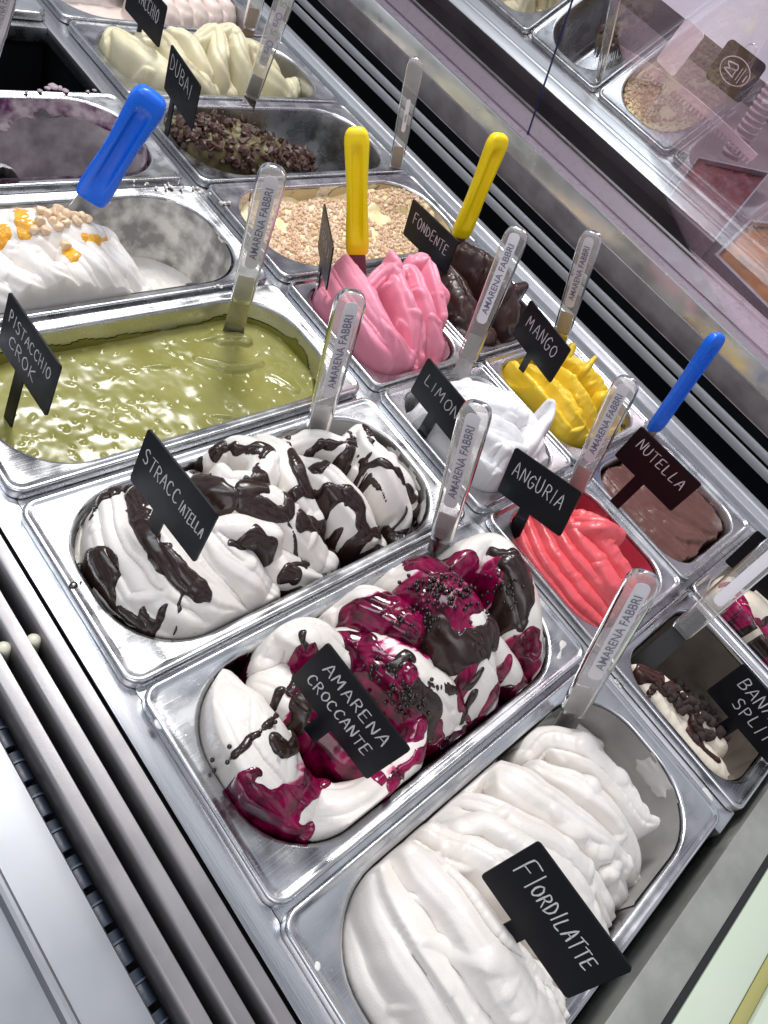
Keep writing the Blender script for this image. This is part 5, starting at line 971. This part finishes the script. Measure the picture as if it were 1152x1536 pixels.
STRIPM = mat('pale_strip', (0.66, 0.54, 0.57), .4)
t = empty('ribbed_strip', on_ray(1020, 150, 1.17)); tag(t, 'long pale comb-edged strip curving behind the glass', 'strip')
mid = [on_ray(918 + 212 * k / 40, 72 + 168 * k / 40 - 14 * math.sin(math.pi * k / 40), 1.17) for k in range(41)]; side = on_ray(1030, 140, 1.17) - on_ray(1020, 153, 1.17); side /= np.linalg.norm(side); ax_ = mid[40] - mid[0]; ax_ /= np.linalg.norm(ax_); nn = np.cross(ax_, side)
lo = [[tuple(p + side * a_ + nn * b_) for a_, b_ in ((.009, .0015), (-.003, .0015), (-.003, -.0015), (.009, -.0015))] for p in mid]; V, F = loft(lo, True, True); local(obj('band', V, F, STRIPM, t, False))
for k in range(40):
    p = (mid[k] + mid[k + 1]) / 2; V = [tuple(p + side * a_ + nn * b_ + ax_ * c_) for c_ in (-.0016, .0016) for a_, b_ in ((-.0032, .0013), (-.0105, .0013), (-.0105, -.0013), (-.0032, -.0013))]; local(obj('tooth', V, [(0, 1, 2, 3), (7, 6, 5, 4), (0, 4, 5, 1), (1, 5, 6, 2), (2, 6, 7, 3), (3, 7, 4, 0)], STRIPM, t, False))
# added trays mimicking the pans mirrored in the glass, on a counter
structure(box('customer_counter', 1.0205, 2.2, -0.9, 1.9, -0.05, 0.030, mat('counter_stone', (0.20, 0.145, 0.155), 0.35, var=(0.30, 0.22, 0.23), vscale=7), None, 0.002))
def reflection(px4, z, mat_, label, name='pan_reflection'):
    P = [at(*p, z) for p in px4]; c = sum(P) / len(P); n = len(P); t = empty(name, (c[0], c[1], 0.0305)); tag(t, label, 'reflection')
    rim = [c + (p - c) * 1.06 for p in P]; L = [[(p[0], p[1], 0.0305) for p in rim], [(p[0], p[1], z + .004) for p in rim], [(p[0], p[1], z + .004) for p in P], [(p[0], p[1], z - .004) for p in P]]; V, F = loft(L, False, False); local(obj('mirrored_rim', V, F, STEELW, t, False))
    bm = bmesh.new(); f = bm.faces.new([bm.verts.new((p[0], p[1], z - .002)) for p in P]); bmesh.ops.subdivide_edges(bm, edges=bm.edges[:], cuts=24, use_grid_fill=True)
    for v in bm.verts: v.co.z += .005 * float(fnoise(np.array([v.co.x]), np.array([v.co.y]), 7, 40, 3)[0]) - .003
    me = bpy.data.meshes.new('mirrored_filling'); bm.to_mesh(me); bm.free(); me.materials.append(mat_); me.polygons.foreach_set('use_smooth', [True] * len(me.polygons)); local(link('mirrored_filling', me, t))
reflection([(822, 182), (875, 105), (1000, 130), (925, 228)], .07, mat('mirrored_brown', (0.20, 0.13, 0.10), .6, var=(.34, .25, .20), vscale=40, bump=.6, bscale=120), 'tray of mottled brown crumbs, added behind the glass as a mirrored pan')
reflection([(936, 262), (985, 212), (1032, 235), (985, 294)], .07, mat('mirrored_grey', (0.07, 0.06, 0.065), .45), 'tray with dark grey contents, added behind the glass as a mirrored pan')
reflection([(1000, 302), (1046, 240), (1150, 262), (1068, 362)], .07, mat('mirrored_maroon', (0.16, 0.015, 0.02), .35, var=(.10, .01, .015), vscale=20), 'tray with dark maroon contents, added behind the glass as a mirrored pan')
reflection([(1075, 385), (1125, 335), (1240, 350), (1190, 500)], .07, mat('mirrored_orange', (0.42, 0.17, 0.03), .4, var=(.20, .10, .03), vscale=25), 'tray with orange brown contents at the right edge, added as a mirrored pan')
cup_stack((1095, 235), (1165, 130), 1.24, 1.24, .018, 'stack of pink ribbed cups at the right edge behind the glass', 12)

# ------------------------------------------------------------------ drips, crumbs and smears on the steel
def blob(pts, z, mat_, label, name, h=0.0012, cat='drip'):
    """a flat droplet made of a few merged lobes lying on a rim"""
    C = [at(p[0], p[1], z) for p in pts]; c = sum(C) / len(C); n = 28; rr = []
    for k in range(n):
        a = 2 * math.pi * k / n; d = np.array([math.cos(a), math.sin(a)]); best = 0.0008
        for q, p in zip(C, pts):
            e = (q - c)[:2]; pr = e @ d; per = e @ e - pr * pr
            if p[2] ** 2 > per: best = max(best, pr + math.sqrt(p[2] ** 2 - per))
        rr.append(best * (1 + .06 * math.sin(3 * a + pts[0][0])))
    L = [[(math.cos(2 * math.pi * k / n) * rr[k] * s_, math.sin(2 * math.pi * k / n) * rr[k] * s_, zz) for k in range(n)] for s_, zz in ((1.0, -.0002), (.97, h * .45), (.84, h * .85), (.55, h), (.2, h * 1.04))]
    V, F = loft(L, True, True); o = obj(name, V, F, mat_); o.location = (c[0], c[1], z); tag(o, label, cat, 'drips and crumbs on the steel'); return o
blob([(109, 880, .0030), (111, 878, .0026)], -.0014, CHOC, 'dark chocolate drop on the stracciatella pan rim', 'chocolate_drip', .002)
blob([(121, 874, .0009)], -.0012, CHOC, 'tiny chocolate dot beside the drop on the rim', 'chocolate_drip')
blob([(475, 1452, .0022), (476, 1447, .0018)], -.0014, WHITE, 'white droplet on the flange of the nearest pan', 'cream_drip')
blob([(240, 1085, .004), (243, 1078, .003)], -.0014, mat('water_drop', (.62, .63, .65), .06, 0, spec=.8), 'clear wet droplet on the cherry pan flange', 'water_drop', .0008)
blob([(1062, 1195, .005), (1058, 1188, .004)], -.0016, SMEAR, 'melted white smear on the far flange of the nearest pan', 'cream_smear', .0006)
blob([(925, 1022, .003), (930, 1030, .002)], -.0104, SMEAR, 'small pale smear on the strip beside the banana pan', 'cream_smear', .0006)
blob([(845, 965, .004), (838, 985, .003)], -.0016, SMEAR, 'pale smear on the cherry pan flange near the red gelato', 'cream_smear', .0006)
CRB = mesh_data('cream_crumb', *chunk(200, 1, .7, 2, .5), WHITE)
for k in range(26):
    x = rng.uniform(190, 345); y = 268 + (x - 190) * .10 + (x > 300) * (x - 300) * .5 + rng.normal() * 3; o = link('cream_crumb', CRB); r = rng.uniform(.0012, .0034); o.scale = (r, r, r * .8); o.location = at(x, y + 6, .001); o.rotation_euler = rng.uniform(0, 6, 3); tag(o, 'small cream crumb on the far rim of the hazelnut-topped gelato pan', 'crumb', 'cream crumbs on the half empty pan rim')
for x, y in ((327, 428), (332, 431), (322, 430)):
    o = link('cream_crumb', CRB); o.scale = (.0022, .0018, .0014); o.location = at(x, y, .001); tag(o, 'cream crumb on the rim between white gelato and green sauce', 'crumb', 'cream crumbs by the green sauce')
